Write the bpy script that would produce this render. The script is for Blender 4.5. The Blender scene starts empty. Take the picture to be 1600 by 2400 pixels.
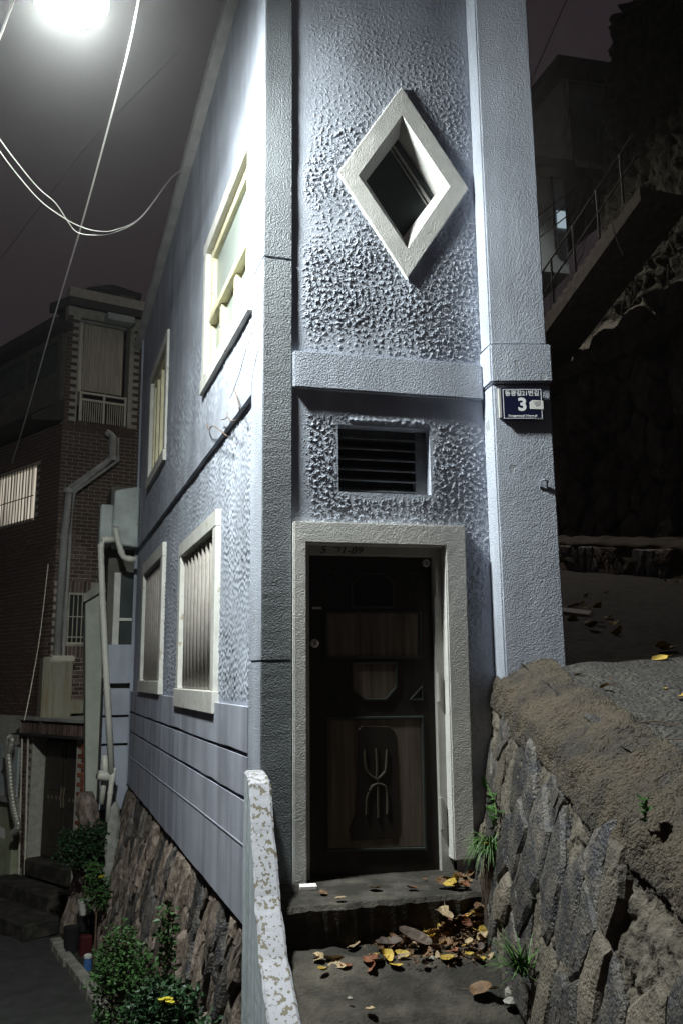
import bpy, bmesh, random, math
import numpy as np
from mathutils import Vector, Matrix
from math import sin, cos, radians, pi
random.seed(7); rng = np.random.default_rng(7)
scene = bpy.context.scene
col = scene.collection

# ------------------------------------------------------------------ camera
PITCH, ROLL, FPX = radians(10.874), radians(-0.597), 2000.0
FW = Vector((0, cos(PITCH), sin(PITCH))); U0 = Vector((0, -sin(PITCH), cos(PITCH))); R0 = Vector((1, 0, 0))
RT = cos(ROLL)*R0 + sin(ROLL)*U0
UP = -sin(ROLL)*R0 + cos(ROLL)*U0
cam_data = bpy.data.cameras.new('camera'); cam = bpy.data.objects.new('camera', cam_data); col.objects.link(cam)
cam_data.sensor_fit = 'HORIZONTAL'; cam_data.sensor_width = 24; cam_data.lens = 30
cam_data.clip_start = 0.05; cam_data.clip_end = 600
M = Matrix((RT, UP, -FW)).transposed().to_4x4(); cam.matrix_world = M
scene.camera = cam

# ------------------------------------------------------------------ night sky
world = bpy.data.worlds.new('World'); scene.world = world; world.use_nodes = True
nt = world.node_tree; nt.nodes.clear()
wo = nt.nodes.new('ShaderNodeOutputWorld'); add = nt.nodes.new('ShaderNodeAddShader')
b1 = nt.nodes.new('ShaderNodeBackground'); b2 = nt.nodes.new('ShaderNodeBackground')
sky = nt.nodes.new('ShaderNodeTexSky'); sky.sky_type = 'NISHITA'; sky.sun_disc = False
sky.sun_elevation = radians(-4); sky.sun_rotation = radians(200)
nt.links.new(sky.outputs[0], b1.inputs[0]); b1.inputs[1].default_value = 0.002
b2.inputs[0].default_value = (0.0215, 0.0165, 0.0190, 1); b2.inputs[1].default_value = 1.0   # city glow on low cloud
nt.links.new(b1.outputs[0], add.inputs[0]); nt.links.new(b2.outputs[0], add.inputs[1]); nt.links.new(add.outputs[0], wo.inputs[0])
scene.view_settings.view_transform = 'Standard'; scene.view_settings.look = 'None'
scene.view_settings.exposure = 0.0; scene.view_settings.gamma = 1.0; scene.view_settings.use_curve_mapping = False
scene.cycles.use_denoising = True
scene.cycles.max_bounces = 6; scene.cycles.diffuse_bounces = 4; scene.cycles.glossy_bounces = 2
scene.cycles.caustics_reflective = False; scene.cycles.caustics_refractive = False
scene.cycles.sample_clamp_indirect = 4.0

# the street lamp lighting the whole place (its light stays in its builder below)
LAMP_K, LAMP_POWER = 1.172, 1600.0

# ------------------------------------------------------------------ frames and measuring
def ray(px, py): return (px-800)*RT + (1200-py)*UP + FPX*FW
def at_plane(px, py, P, n):
    d = ray(px, py); return d*(Vector(P).dot(n)/d.dot(n))
def at_z(px, py, z): d = ray(px, py); return d*(z/d.z)
def at_dist(px, py, D): d = ray(px, py); return d*(D/math.hypot(d.x, d.y))
def heading(deg): h = radians(deg); return Vector((sin(h), cos(h), 0))
Z = Vector((0, 0, 1))
class Frame:
    def __init__(s, o, X, Y): s.o, s.X, s.Y = Vector(o), Vector(X), Vector(Y)
    def p(s, x, y, z): return s.o + s.X*x + s.Y*y + Z*z
    def m(s, px, py, y=0.0):
        q = at_plane(px, py, s.o + s.Y*y, s.N()) - s.o
        # solve in the (X, Z) plane at offset y
        q = q - s.Y*y
        return q.dot(s.X), q.z
    def N(s): return s.X.cross(Z)
WORLD = Frame((0, 0, 0), (1, 0, 0), (0, 1, 0))
A = Vector((-0.4709, 4.9778, 0))
df = heading(76.57); nf = Vector((df.y, -df.x, 0))
dl = heading(-19.165); nl = Vector((-dl.y, dl.x, 0))
Ff = Frame(A, df, nf); Fl = Frame(A, dl, nl)

# ------------------------------------------------------------------ mesh helpers
def link(o, parent=None):
    col.objects.link(o)
    if parent is not None:
        o.parent = parent; o.matrix_parent_inverse = Matrix.Translation(-world_loc(parent))
    return o
LOC = {}
def world_loc(o): return LOC.get(o.name, Vector((0, 0, 0)))
def raw(name, verts, faces, mat, parent=None, smooth=False):
    me = bpy.data.meshes.new(name); me.from_pydata([tuple(v) for v in verts], [], faces); me.update()
    if mat: me.materials.append(mat)
    if smooth: me.polygons.foreach_set('use_smooth', [True]*len(me.polygons))
    return link(bpy.data.objects.new(name, me), parent)
def tag(o, label=None, cat=None, group=None, kind=None):
    if label: o['label'] = label
    if cat: o['category'] = cat
    if group: o['group'] = group
    if kind: o['kind'] = kind
    return o
def thing(name, loc, label, cat, group=None):
    o = bpy.data.objects.new(name, None); col.objects.link(o); o.location = loc; o.empty_display_size = .1
    LOC[o.name] = Vector(loc); return tag(o, label, cat, group)
class MB:
    def __init__(s, fr=WORLD): s.v, s.f, s.fr = [], [], fr
    def quadring(s, rings, cap=True, closed=True):
        b = len(s.v); n = len(rings[0])
        for r in rings: s.v += [Vector(q) for q in r]
        for i in range(len(rings)-1):
            for j in range(n if closed else n-1):
                k = (j+1) % n
                s.f.append((b+i*n+j, b+i*n+k, b+(i+1)*n+k, b+(i+1)*n+j))
        if cap:
            s.f.append(tuple(b+j for j in range(n))[::-1]); s.f.append(tuple(b+(len(rings)-1)*n+j for j in range(n)))
        return s
    def box(s, x0, x1, y0, y1, z0, z1):
        p = s.fr.p
        return s.quadring([[p(x0, y0, z), p(x1, y0, z), p(x1, y1, z), p(x0, y1, z)] for z in (z0, z1)])
    def prism(s, xy, z0, z1):      # xy world footprint
        return s.quadring([[Vector((q[0], q[1], z)) for q in xy] for z in (z0, z1)])
    def slab(s, xz, y0, y1):       # polygon in the frame's XZ plane, thick along Y
        return s.quadring([[s.fr.p(a, y, c) for a, c in xz] for y in (y0, y1)])
    def tube(s, pts, r, n=8, r1=None):
        pts = [Vector(q) for q in pts]; rings = []
        N = len(pts)
        for i, q in enumerate(pts):
            t = (pts[min(i+1, N-1)] - pts[max(i-1, 0)]).normalized()
            a = t.cross(Z if abs(t.z) < .9 else Vector((1, 0, 0))).normalized(); b = t.cross(a)
            rr = r if r1 is None else r + (r1-r)*i/(N-1)
            rings.append([q + a*(rr*cos(2*pi*k/n)) + b*(rr*sin(2*pi*k/n)) for k in range(n)])
        return s.quadring(rings)
    def build(s, name, mat, parent=None, bevel=0, smooth=False, seg=1):
        bm = bmesh.new(); vs = [bm.verts.new(v) for v in s.v]
        for f in s.f:
            try: bm.faces.new([vs[i] for i in f])
            except ValueError: pass
        bmesh.ops.recalc_face_normals(bm, faces=bm.faces)
        if bevel:
            bmesh.ops.bevel(bm, geom=[e for e in bm.edges if e.calc_face_angle(0) > .4], offset=bevel, segments=seg, affect='EDGES', clamp_overlap=True)
        me = bpy.data.meshes.new(name); bm.to_mesh(me); bm.free()
        if mat: me.materials.append(mat)
        if smooth:
            me.polygons.foreach_set('use_smooth', [True]*len(me.polygons))
        return link(bpy.data.objects.new(name, me), parent)
from mathutils import noise as mnoise
def roughen(o, axes=(Z,), step=.035, amp=.0013):
    bm = bmesh.new(); bm.from_mesh(o.data)
    for ax in axes:
        ds = [v.co.dot(ax) for v in bm.verts]; d = min(ds)+step
        while d < max(ds)-step*.4:
            bmesh.ops.bisect_plane(bm, geom=bm.verts[:]+bm.edges[:]+bm.faces[:], plane_co=ax*d, plane_no=ax); d += step
    for v in bm.verts: v.co += mnoise.noise_vector(v.co*37)*amp*.75 + mnoise.noise_vector(v.co*3.1+Vector((3, 1, 7)))*amp*.8
    bm.to_mesh(o.data); bm.free(); return o
def smooth_pts(pts, n=6):
    pts = [Vector(p) for p in pts]; out = []
    for i in range(len(pts)-1):
        p0, p1, p2, p3 = pts[max(i-1, 0)], pts[i], pts[i+1], pts[min(i+2, len(pts)-1)]
        for k in range(n):
            t = k/n
            out.append(.5*((2*p1) + (p2-p0)*t + (2*p0-5*p1+4*p2-p3)*t*t + (3*p1-p0-3*p2+p3)*t**3))
    return out + [pts[-1]]

# ------------------------------------------------------------------ procedural materials
def nodes_of(m): m.use_nodes = True; return m.node_tree.nodes, m.node_tree.links
def mat(name, c, rough=.85, var=.18, vs=4.0, c2=None, t=(.35, .7), bump=.4, bs=80.0, bd=.006, stretch=(1, 1, 1), metal=0, spec=.3,
        rand=0.0, grain=None, chips=None, streak=0.0):
    m = bpy.data.materials.new(name); N, L = nodes_of(m)
    bs_ = N['Principled BSDF']; bs_.inputs['Roughness'].default_value = rough; bs_.inputs['Metallic'].default_value = metal
    bs_.inputs['Specular IOR Level'].default_value = spec
    geo = N.new('ShaderNodeNewGeometry'); mp = N.new('ShaderNodeMapping'); mp.inputs['Scale'].default_value = stretch
    L.new(geo.outputs['Position'], mp.inputs[0])
    nz = N.new('ShaderNodeTexNoise'); nz.inputs['Scale'].default_value = vs; nz.inputs['Detail'].default_value = 7; nz.inputs['Roughness'].default_value = .62
    L.new(mp.outputs[0], nz.inputs['Vector'])
    cr = N.new('ShaderNodeValToRGB'); cr.color_ramp.elements[0].position = t[0]; cr.color_ramp.elements[1].position = t[1]
    ca = tuple(x*(1-var) for x in c); cb = c2 if c2 else tuple(min(1, x*(1+var)) for x in c)
    cr.color_ramp.elements[0].color = (*ca, 1); cr.color_ramp.elements[1].color = (*cb, 1)
    L.new(nz.outputs[0], cr.inputs[0]); out = cr.outputs[0]
    if rand:
        oi = N.new('ShaderNodeObjectInfo'); hs = N.new('ShaderNodeHueSaturation')
        mr = N.new('ShaderNodeMapRange'); mr.inputs['To Min'].default_value = 1-rand; mr.inputs['To Max'].default_value = 1+rand
        L.new(oi.outputs['Random'], mr.inputs['Value']); L.new(mr.outputs[0], hs.inputs['Value']); L.new(out, hs.inputs['Color']); out = hs.outputs[0]
    if streak:     # rain streaks and grime running down
        ms = N.new('ShaderNodeMapping'); ms.inputs['Scale'].default_value = (2.6, 2.6, .30); L.new(geo.outputs['Position'], ms.inputs[0])
        ns = N.new('ShaderNodeTexNoise'); ns.inputs['Scale'].default_value = 1.6; ns.inputs['Detail'].default_value = 5; L.new(ms.outputs[0], ns.inputs['Vector'])
        rs = N.new('ShaderNodeMapRange'); rs.inputs['From Min'].default_value = .38; rs.inputs['From Max'].default_value = .62; rs.inputs['To Min'].default_value = 1-streak; rs.inputs['To Max'].default_value = 1.0
        L.new(ns.outputs[0], rs.inputs['Value']); hv = N.new('ShaderNodeHueSaturation'); L.new(rs.outputs[0], hv.inputs['Value']); L.new(out, hv.inputs['Color']); out = hv.outputs[0]
    hsrc = None
    if chips:   # (colour, scale, threshold, stretch): paint worn off, the material below shows
        cc, csc, th = chips[:3]
        mp2 = N.new('ShaderNodeMapping'); mp2.inputs['Scale'].default_value = chips[3] if len(chips) > 3 else (1, 1, 1); L.new(geo.outputs['Position'], mp2.inputs[0])
        n2 = N.new('ShaderNodeTexNoise'); n2.inputs['Scale'].default_value = csc; n2.inputs['Detail'].default_value = 3; n2.inputs['Roughness'].default_value = .55
        L.new(mp2.outputs[0], n2.inputs['Vector'])
        r2 = N.new('ShaderNodeValToRGB'); r2.color_ramp.elements[0].position = th; r2.color_ramp.elements[1].position = th+.025
        L.new(n2.outputs[0], r2.inputs[0])
        mx = N.new('ShaderNodeMix'); mx.data_type = 'RGBA'; L.new(r2.outputs[0], mx.inputs['Factor']); L.new(out, mx.inputs[6]); mx.inputs[7].default_value = (*cc, 1)
        out = mx.outputs[2]; hsrc = r2.outputs[0]
    L.new(out, bs_.inputs['Base Color'])
    if bump:
        nb = N.new('ShaderNodeTexNoise'); nb.inputs['Scale'].default_value = bs; nb.inputs['Detail'].default_value = 4
        mpb = N.new('ShaderNodeMapping'); mpb.inputs['Scale'].default_value = stretch; L.new(geo.outputs['Position'], mpb.inputs[0])
        L.new((mpb if grain else geo).outputs[0 if grain else 'Position'], nb.inputs['Vector'])
        bp = N.new('ShaderNodeBump'); bp.inputs['Strength'].default_value = bump; bp.inputs['Distance'].default_value = bd
        L.new(nb.outputs[0], bp.inputs['Height'])
        if hsrc:
            b2_ = N.new('ShaderNodeBump'); b2_.inputs['Strength'].default_value = .6; b2_.inputs['Distance'].default_value = .004; b2_.invert = True
            L.new(hsrc, b2_.inputs['Height']); L.new(bp.outputs[0], b2_.inputs['Normal']); L.new(b2_.outputs[0], bs_.inputs['Normal'])
        else: L.new(bp.outputs[0], bs_.inputs['Normal'])
    return m
def emit(name, c, s):
    m = bpy.data.materials.new(name); N, L = nodes_of(m); N.clear()
    o = N.new('ShaderNodeOutputMaterial'); e = N.new('ShaderNodeEmission'); e.inputs[0].default_value = (*c, 1); e.inputs[1].default_value = s
    L.new(e.outputs[0], o.inputs[0]); return m
BLUE = (.392, .420, .488)
m_stucco = mat('blue_grey_stucco', BLUE, .85, .14, 1.6, bump=.8, bs=105, bd=.010, streak=.22, chips=((.29, .30, .32), 5, .69))
m_pil = mat('dark_grey_stucco', (.17, .185, .20), .6, .18, 2.2, bump=1.0, bs=105, bd=.012, spec=.4, streak=.2)
m_rough = mat('blue_grey_rough_stucco', BLUE, .8, .14, 2.5, bump=.3, bs=95, bd=.005, spec=.12, streak=.18)
m_board = mat('blue_grey_streaked_render', (.425, .445, .525), .85, .12, 2.0, bump=.5, bs=110, bd=.006, streak=.34)
m_groove = mat('dark_joint', (.06, .065, .07), .9, .2, 20)
m_cream = mat('cream_painted_render', (.62, .61, .585), .8, .12, 4, bump=.55, bs=110, bd=.008, streak=.16)
m_cream_w = mat('cream_window_surround', (.60, .59, .55), .75, .12, 6, bump=.2, bs=200, bd=.002, chips=((.42, .38, .30), 9, .66))
m_yellow = mat('yellowed_window_frame', (.62, .57, .38), .5, .14, 7, bump=.1, bs=150, chips=((.25, .19, .10), 14, .70))
m_glass = mat('dark_window_glass', (.05, .06, .06), .12, .2, 3, bump=0, spec=.6)
m_glass_pale = mat('frosted_window_glass', (.33, .37, .34), .35, .12, 2, bump=0, spec=.5)
m_bar = mat('beige_window_bars', (.30, .275, .25), .5, .15, 12, bump=.1)
m_black = mat('dark_void', (.012, .012, .012), .9, .2, 5)
m_louver = mat('grey_louver_slat', (.115, .12, .125), .6, .25, 9, bump=.1)
m_steel = mat('grey_steel_frame', (.40, .39, .36), .55, .1, 8, bump=.08, chips=((.12, .09, .07), 18, .72))
m_door = mat('dark_brown_door', (.018, .014, .011), .5, .3, 3, bump=.15, bs=60, stretch=(6, 6, .6), spec=.3)
m_doorpanel = mat('worn_brown_door_panel', (.11, .084, .066), .6, .4, 3, bump=.15, bs=60, stretch=(9, 9, .5), spec=.3)
m_mould = mat('green_black_moulding', (.034, .042, .036), .55, .2, 8, bump=.1)
m_lock = mat('brushed_lock_metal', (.55, .54, .50), .35, .1, 30, bump=0, metal=.6)
m_figure = mat('faded_tan_relief', (.052, .046, .034), .6, .2, 9, bump=.15)
m_brick = mat('dark_red_brick', (.135, .090, .074), .85, .3, 14, bump=.5, bs=120, rand=.45)
m_brick_or = mat('orange_brick', (.26, .085, .045), .85, .25, 14, bump=.5, bs=120, rand=.3)
m_mortar = mat('grey_mortar', (.42, .40, .35), .95, .2, 10, bump=.5, bs=90)
m_pvc = mat('aged_white_pipe', (.62, .61, .54), .45, .12, 4, bump=.05)
m_pipe_grey = mat('grey_drain_pipe', (.36, .36, .35), .5, .15, 5, bump=.08)
m_conc = mat('weathered_concrete', (.30, .30, .27), .9, .25, 5, bump=.5, bs=70)
m_conc_rust = mat('rust_streaked_concrete', (.40, .39, .31), .85, .2, 3, c2=(.24, .17, .08), t=(.45, .75), bump=.3, bs=80, stretch=(6, 6, .5))
m_tank = mat('pale_painted_concrete', (.42, .46, .45), .85, .2, 4, bump=.3, bs=90, chips=((.32, .27, .12), 5, .68))
m_greyst = mat('grey_green_render', (.40, .42, .36), .85, .15, 4, bump=.3, bs=100)
m_parapet_side = mat('streaked_blue_white_paint', (.42, .46, .49), .8, .3, 4, t=(.3, .65), bump=.5, bs=60, stretch=(8, 8, .35), grain=True)
m_parapet = mat('chipped_white_paint', (.36, .36, .395), .75, .08, 6, bump=.3, bs=120, chips=((.16, .14, .10), 46, .555, (1, 1, .6)))
m_step = mat('dirty_concrete_step', (.042, .037, .031), .9, .4, 5, c2=(.085, .075, .062), t=(.45, .7), bump=.9, bs=60, bd=.014)
m_ground = mat('worn_concrete_ground', (.040, .035, .029), .9, .4, 3.2, c2=(.085, .074, .058), t=(.45, .68), bump=.9, bs=55, bd=.016)
m_asph = mat('rough_asphalt', (.078, .074, .070), .85, .4, 12, c2=(.11, .10, .09), bump=1.0, bs=42, bd=.06)
m_alley = mat('alley_asphalt', (.045, .045, .043), .9, .25, 5, bump=.8, bs=90, bd=.01)
m_slate = mat('blue_grey_slate', (.060, .058, .065), .5, .4, 11, c2=(.105, .092, .078), t=(.4, .62), bump=.8, bs=75, bd=.018, rand=.35, spec=.45)
m_slate_br = mat('tan_weathered_slate', (.125, .105, .082), .7, .35, 9, bump=.8, bs=75, bd=.018, rand=.3)
m_stone_br = mat('brown_rubble', (.135, .105, .082), .85, .4, 12, c2=(.22, .175, .145), t=(.4, .62), bump=.9, bs=40, bd=.02, stretch=(1.3, 1.3, .6), grain=True, rand=.5)
m_mud = mat('tan_mortar_cap', (.140, .112, .080), .9, .3, 4.5, c2=(.058, .050, .042), t=(.42, .60), bump=1.0, bs=85, bd=.03)
m_mud_dk = mat('brown_mortar', (.115, .098, .078), .95, .35, 7, bump=.9, bs=40, bd=.02)
m_rock_dk = mat('dark_cliff_stone', (.13, .118, .100), .9, .4, 4, bump=.9, bs=18, bd=.04, rand=.4)
m_hill = mat('dark_hillside_soil', (.035, .034, .024), .95, .4, 3, bump=.9, bs=12, bd=.05)
m_leafg = mat('green_leaf', (.045, .105, .028), .5, .4, 30, bump=.2, rand=.25)
m_leafd = mat('dark_green_leaf', (.022, .058, .020), .5, .4, 30, bump=.2, rand=.3)
m_grass = mat('grass_blade', (.06, .13, .03), .55, .4, 25, bump=.1)
m_twig = mat('dry_twig', (.13, .085, .055), .8, .3, 30, bump=.2)
m_flower = mat('yellow_flower', (.45, .38, .03), .6, .2, 20, bump=0)
m_lf = [mat('yellow_fallen_leaf', (.40, .27, .045), .6, .35, 25, bump=.2, bs=60, rand=.25),
        mat('brown_fallen_leaf', (.13, .072, .035), .65, .4, 25, bump=.2, bs=60, rand=.3),
        mat('rust_fallen_leaf', (.16, .06, .03), .65, .4, 25, bump=.2, bs=60, rand=.3),
        mat('tan_fallen_leaf', (.30, .22, .13), .65, .3, 25, bump=.2, bs=60, rand=.25),
        mat('dark_fallen_leaf', (.07, .05, .04), .65, .3, 25, bump=.2, bs=60, rand=.3)]
m_white = mat('white_card', (.74, .72, .70), .6, .06, 20, bump=.05)
m_navy = mat('navy_enamel', (.007, .009, .034), .35, .08, 8, bump=.03, spec=.5)
m_signwhite = mat('white_lettering', (.80, .80, .82), .4, .03, 20, bump=0)
m_stickgrey = mat('grey_sticker_print', (.42, .42, .42), .6, .25, 60, bump=0)
m_cable = mat('pale_cable_sheath', (.55, .53, .50), .5, .1, 5, bump=0)
m_cable_dk = mat('black_cable_sheath', (.025, .025, .025), .85, .1, 5, bump=0)
m_corr = mat('weathered_corrugated_panel', (.62, .57, .49), .55, .25, 3, bump=.1, stretch=(7, 7, .5))
m_rail = mat('cream_railing_paint', (.62, .58, .48), .5, .15, 10, bump=.05)
m_roof = mat('dark_roof_tile', (.030, .028, .027), .85, .3, 6, bump=.4)
m_dkwall = mat('dark_painted_wall', (.12, .115, .10), .9, .2, 4, bump=.3)  # dark drab paint for annex, upper storey and hut
m_teal = mat('teal_window_glass', (.035, .055, .055), .25, .2, 2, bump=0, spec=.5)
m_gate = mat('brown_iron_door', (.050, .043, .035), .5, .25, 6, bump=.15, metal=.2)
m_plast = mat('yellow_green_plaster', (.33, .35, .24), .85, .2, 3, bump=.3, bs=80, chips=((.40, .41, .40), 4, .66))
m_alum = mat('ribbed_metal_duct', (.45, .44, .38), .4, .15, 10, bump=.05, metal=.5)
m_hut = mat('hill_house_wall', (.27, .26, .24), .9, .15, 3, bump=.3)
m_hutblue = mat('pale_blue_wall', (.42, .50, .54), .85, .12, 3, bump=.2)
m_lit = emit('lit_window_glass', (1.0, .90, .74), 0.75)
N, L = nodes_of(m_lit); g_ = N.new('ShaderNodeNewGeometry'); mp = N.new('ShaderNodeMapping'); mp.inputs['Scale'].default_value = (9, 9, .25); nz = N.new('ShaderNodeTexNoise'); nz.inputs['Scale'].default_value = 2.0
mr = N.new('ShaderNodeMapRange'); mr.inputs['From Min'].default_value = .35; mr.inputs['From Max'].default_value = .62; mr.inputs['To Min'].default_value = .10; mr.inputs['To Max'].default_value = .62   # drawn curtains behind the glass
L.new(g_.outputs['Position'], mp.inputs[0]); L.new(mp.outputs[0], nz.inputs['Vector']); L.new(nz.outputs[0], mr.inputs['Value']); L.new(mr.outputs[0], [n for n in N if n.type == 'EMISSION'][0].inputs[1])
m_red = mat('dark_red_plastic', (.06, .010, .012), .5, .2, 8, bump=.05)
m_bluecan = mat('blue_plastic', (.05, .12, .30), .5, .15, 8, bump=.05)
m_bucket = mat('dirty_white_plastic', (.52, .52, .48), .5, .2, 8, bump=.05)
m_head = mat('grey_lamp_housing', (.25, .26, .27), .4, .1, 8, bump=.05, metal=.5)
m_brass = mat('tarnished_brass', (.20, .17, .11), .5, .2, 12, bump=0, metal=.4)
m_kerb = mat('pale_kerb_stone', (.24, .23, .20), .9, .3, 6, bump=.6, bs=60)

# ------------------------------------------------------------------ noise fields for plaster and rock
def grf(h, w, lo, hi, seed):
    r = np.random.default_rng(seed); F = np.fft.rfft2(r.standard_normal((h, w)))
    ky = np.fft.fftfreq(h)[:, None]; kx = np.fft.rfftfreq(w)[None, :]; k = np.sqrt(kx*kx + ky*ky)
    F *= np.exp(-((k-(lo+hi)/2)/((hi-lo)/2))**2); g = np.fft.irfft2(F, (h, w)); return g/g.std()
def sstep(x, a, b): t = np.clip((x-a)/(b-a), 0, 1); return t*t*(3-2*t)
def sheet(name, fr, xs, zs, height, keep, mt, parent, smooth=True):
    """grid of plaster on plane Y=height(i,j); keep masks cells"""
    nx, nz = len(xs), len(zs)
    X, ZZ = np.meshgrid(xs, zs)
    o, ax, ay = np.array(fr.o), np.array(fr.X), np.array(fr.Y)
    P = o[None, None] + X[..., None]*ax + height[..., None]*ay; P[..., 2] += ZZ
    P = P.reshape(-1, 3)
    i = np.arange(nz-1)[:, None]*nx + np.arange(nx-1)[None]
    q = np.stack([i, i+1, i+nx+1, i+nx], -1)
    cx = .5*(xs[1:]+xs[:-1]); cz = .5*(zs[1:]+zs[:-1]); CX, CZ = np.meshgrid(cx, cz)
    q = q[keep(CX, CZ)].reshape(-1, 4)
    if np.cross(ax, [0, 0, 1]).dot(ay) < 0: q = q[:, ::-1]
    me = bpy.data.meshes.new(name)
    me.vertices.add(len(P)); me.vertices.foreach_set('co', P.astype(np.float32).ravel())
    me.loops.add(q.size); me.loops.foreach_set('vertex_index', q.astype(np.int32).ravel())
    me.polygons.add(len(q)); me.polygons.foreach_set('loop_start', (np.arange(len(q))*4).astype(np.int32))
    me.update(calc_edges=True); me.validate()
    if smooth: me.polygons.foreach_set('use_smooth', np.ones(len(q), dtype=bool))
    me.materials.append(mt)
    return link(bpy.data.objects.new(name, me), parent)

# ------------------------------------------------------------------ voronoi stones
def clip(poly, mx, my, nx, ny):
    out = []
    for i in range(len(poly)):
        a, b = poly[i], poly[(i+1) % len(poly)]
        da = (a[0]-mx)*nx + (a[1]-my)*ny; db = (b[0]-mx)*nx + (b[1]-my)*ny
        if da <= 0: out.append(a)
        if da*db < 0: t = da/(da-db); out.append((a[0]+(b[0]-a[0])*t, a[1]+(b[1]-a[1])*t))
    return out
def voronoi(n, W, H, ay, seed, relax=1, shear=0.0):
    r = random.Random(seed); Hs = H/ay
    S = [(r.uniform(0, W), r.uniform(0, Hs)) for _ in range(n)]
    for it in range(relax+1):
        cells = []
        for i, s in enumerate(S):
            P = [(0, 0), (W, 0), (W, Hs), (0, Hs)]
            for j in sorted(range(n), key=lambda j: (S[j][0]-s[0])**2 + (S[j][1]-s[1])**2)[1:26]:
                q = S[j]; P = clip(P, (s[0]+q[0])/2, (s[1]+q[1])/2, q[0]-s[0], q[1]-s[1])
                if len(P) < 3: break
            cells.append(P)
        if it < relax: S = [(sum(p[0] for p in c)/len(c), sum(p[1] for p in c)/len(c)) if len(c) > 2 else s for c, s in zip(cells, S)]
    return [[(p[0], p[1]*ay) for p in c] for c in cells]
def stone(name, cell, pos, gap, depth, mt, parent, r, tilt=.6):
    if len(cell) < 3: return None
    cx = sum(p[0] for p in cell)/len(cell); cy = sum(p[1] for p in cell)/len(cell)
    ring = []
    for i, p in enumerate(cell):
        q = cell[(i+1) % len(cell)]
        ring.append(p); L = math.hypot(q[0]-p[0], q[1]-p[1])
        k = 0 if L < .06 else 1 if L < .14 else 2 if L < .3 else 3
        for j in range(k):
            t = (j+1)/(k+1); ring.append((p[0]+(q[0]-p[0])*t+r.uniform(-.08, .08)*L*.6, p[1]+(q[1]-p[1])*t+r.uniform(-.08, .08)*L*.6))
    W = max(p[0] for p in cell)-min(p[0] for p in cell); Hh = max(p[1] for p in cell)-min(p[1] for p in cell)
    if W < gap*2.5 or Hh < gap*2.5: return None
    sx, sy = max(.3, 1-2*gap/W), max(.3, 1-2*gap/Hh)
    tx, ty = r.uniform(-1, 1)*tilt*depth/W, r.uniform(-1, 1)*tilt*depth/Hh
    off = r.uniform(-.3, .3)*depth
    rings = []
    for (s, d, j) in ((1, -depth*.9, 0), (1, depth*.30, .10), (.88, depth*.80, .12), (.45, depth, .14)):
        rr = []
        for p in ring:
            u = cx+(p[0]-cx)*sx*s; v = cy+(p[1]-cy)*sy*s
            n = d + off + (u-cx)*tx + (v-cy)*ty + r.uniform(-1, 1)*j*depth
            if d < 0: n = d
            rr.append(pos(u, v, n))
        rings.append(rr)
    b = MB(); b.quadring(rings, cap=True)
    return b.build(name, mt, parent)

# ================================================================== STREET LAMP
d_ = ray(168, 4); LP = d_*(3.7*LAMP_K/d_.y)
lamp = thing('street_lamp', LP, 'glaring white street lamp head hanging over the alley on its arm', 'street lamp')
ax_dn = (Vector((.08, .04, -1.0))).normalized()             # the head tips a little towards the house
t1 = ax_dn.cross(Vector((0, 1, 0))).normalized(); t2 = ax_dn.cross(t1)
def disc_ring(c, r, n=28): return [c + t1*(r*cos(2*pi*k/n)) + t2*(r*sin(2*pi*k/n)) for k in range(n)]
b = MB(); RL = .19
b.quadring([disc_ring(LP + ax_dn*(RL*.44*sin(a)), RL*cos(a)) for a in (0, .35, .7, 1.05, 1.35, 1.52)])
lens = b.build('lamp_lens', None, lamp, smooth=True)
b = MB(); b.quadring([disc_ring(LP - ax_dn*h, r) for h, r in ((-.004, .192), (.004, .215), (.05, .21), (.12, .15), (.16, .06))])
b.build('lamp_housing', m_head, lamp, smooth=False)
b = MB(); back = LP - ax_dn*.10
b.tube(smooth_pts([back, back+Vector((-.5, -.15, .22)), back+Vector((-1.1, -.35, .30)), back+Vector((-1.75, -.6, .12))]), .028)
b.build('arm', m_head, lamp, smooth=True)
b = MB(); pb = back+Vector((-1.75, -.6, 0)); b.tube([Vector((pb.x, pb.y, -3.45)), Vector((pb.x, pb.y, pb.z+.4))], .09, 14, .06); b.build('pole', m_head, lamp, smooth=True)
lm = bpy.data.materials.new('lamp_light'); N, L = nodes_of(lm); N.clear()
o_ = N.new('ShaderNodeOutputMaterial'); e_ = N.new('ShaderNodeEmission'); e_.inputs[0].default_value = (.93, 1.0, .97, 1)
e_.inputs[1].default_value = LAMP_POWER; L.new(e_.outputs[0], o_.inputs[0]); lens.data.materials.append(lm)

# ================================================================== CORNER HOUSE
ZB, ZT = -1.42, 5.75
def P(a, n): q = A + df*a + nf*n; return (q.x, q.y)
def Q(s, m): q = A + dl*s + nl*m; return (q.x, q.y)
house = thing('corner_house', (A.x, A.y, ZB), 'narrow wedge shaped blue grey stucco house with a diamond window over its door', 'house')
NP, MP = -.031, -.03           # depth of the sunk stucco fields, front and side
K = A + df*.33 - nf*.34
rb = Vector(P(1.80, -.34) + (0,)) + heading(-8)*7.4
b = MB(); b.prism([(K.x, K.y), P(1.80, -.34), (rb.x, rb.y), Q(7.55, -.34)], -3.4, 5.0); b.build('wall_core', m_groove, house)
# right hand wall skin, out of sight from the photograph
b = MB(); q0 = Vector(P(1.86, -.02)+(0,)); q1 = Vector(P(1.60, -.02)+(0,)); e1 = heading(-8)
b.prism([q0, q1, q1+e1*7.5, q0+e1*7.5], -1.4, 5.2); b.build('wall', m_stucco, house)
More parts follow.
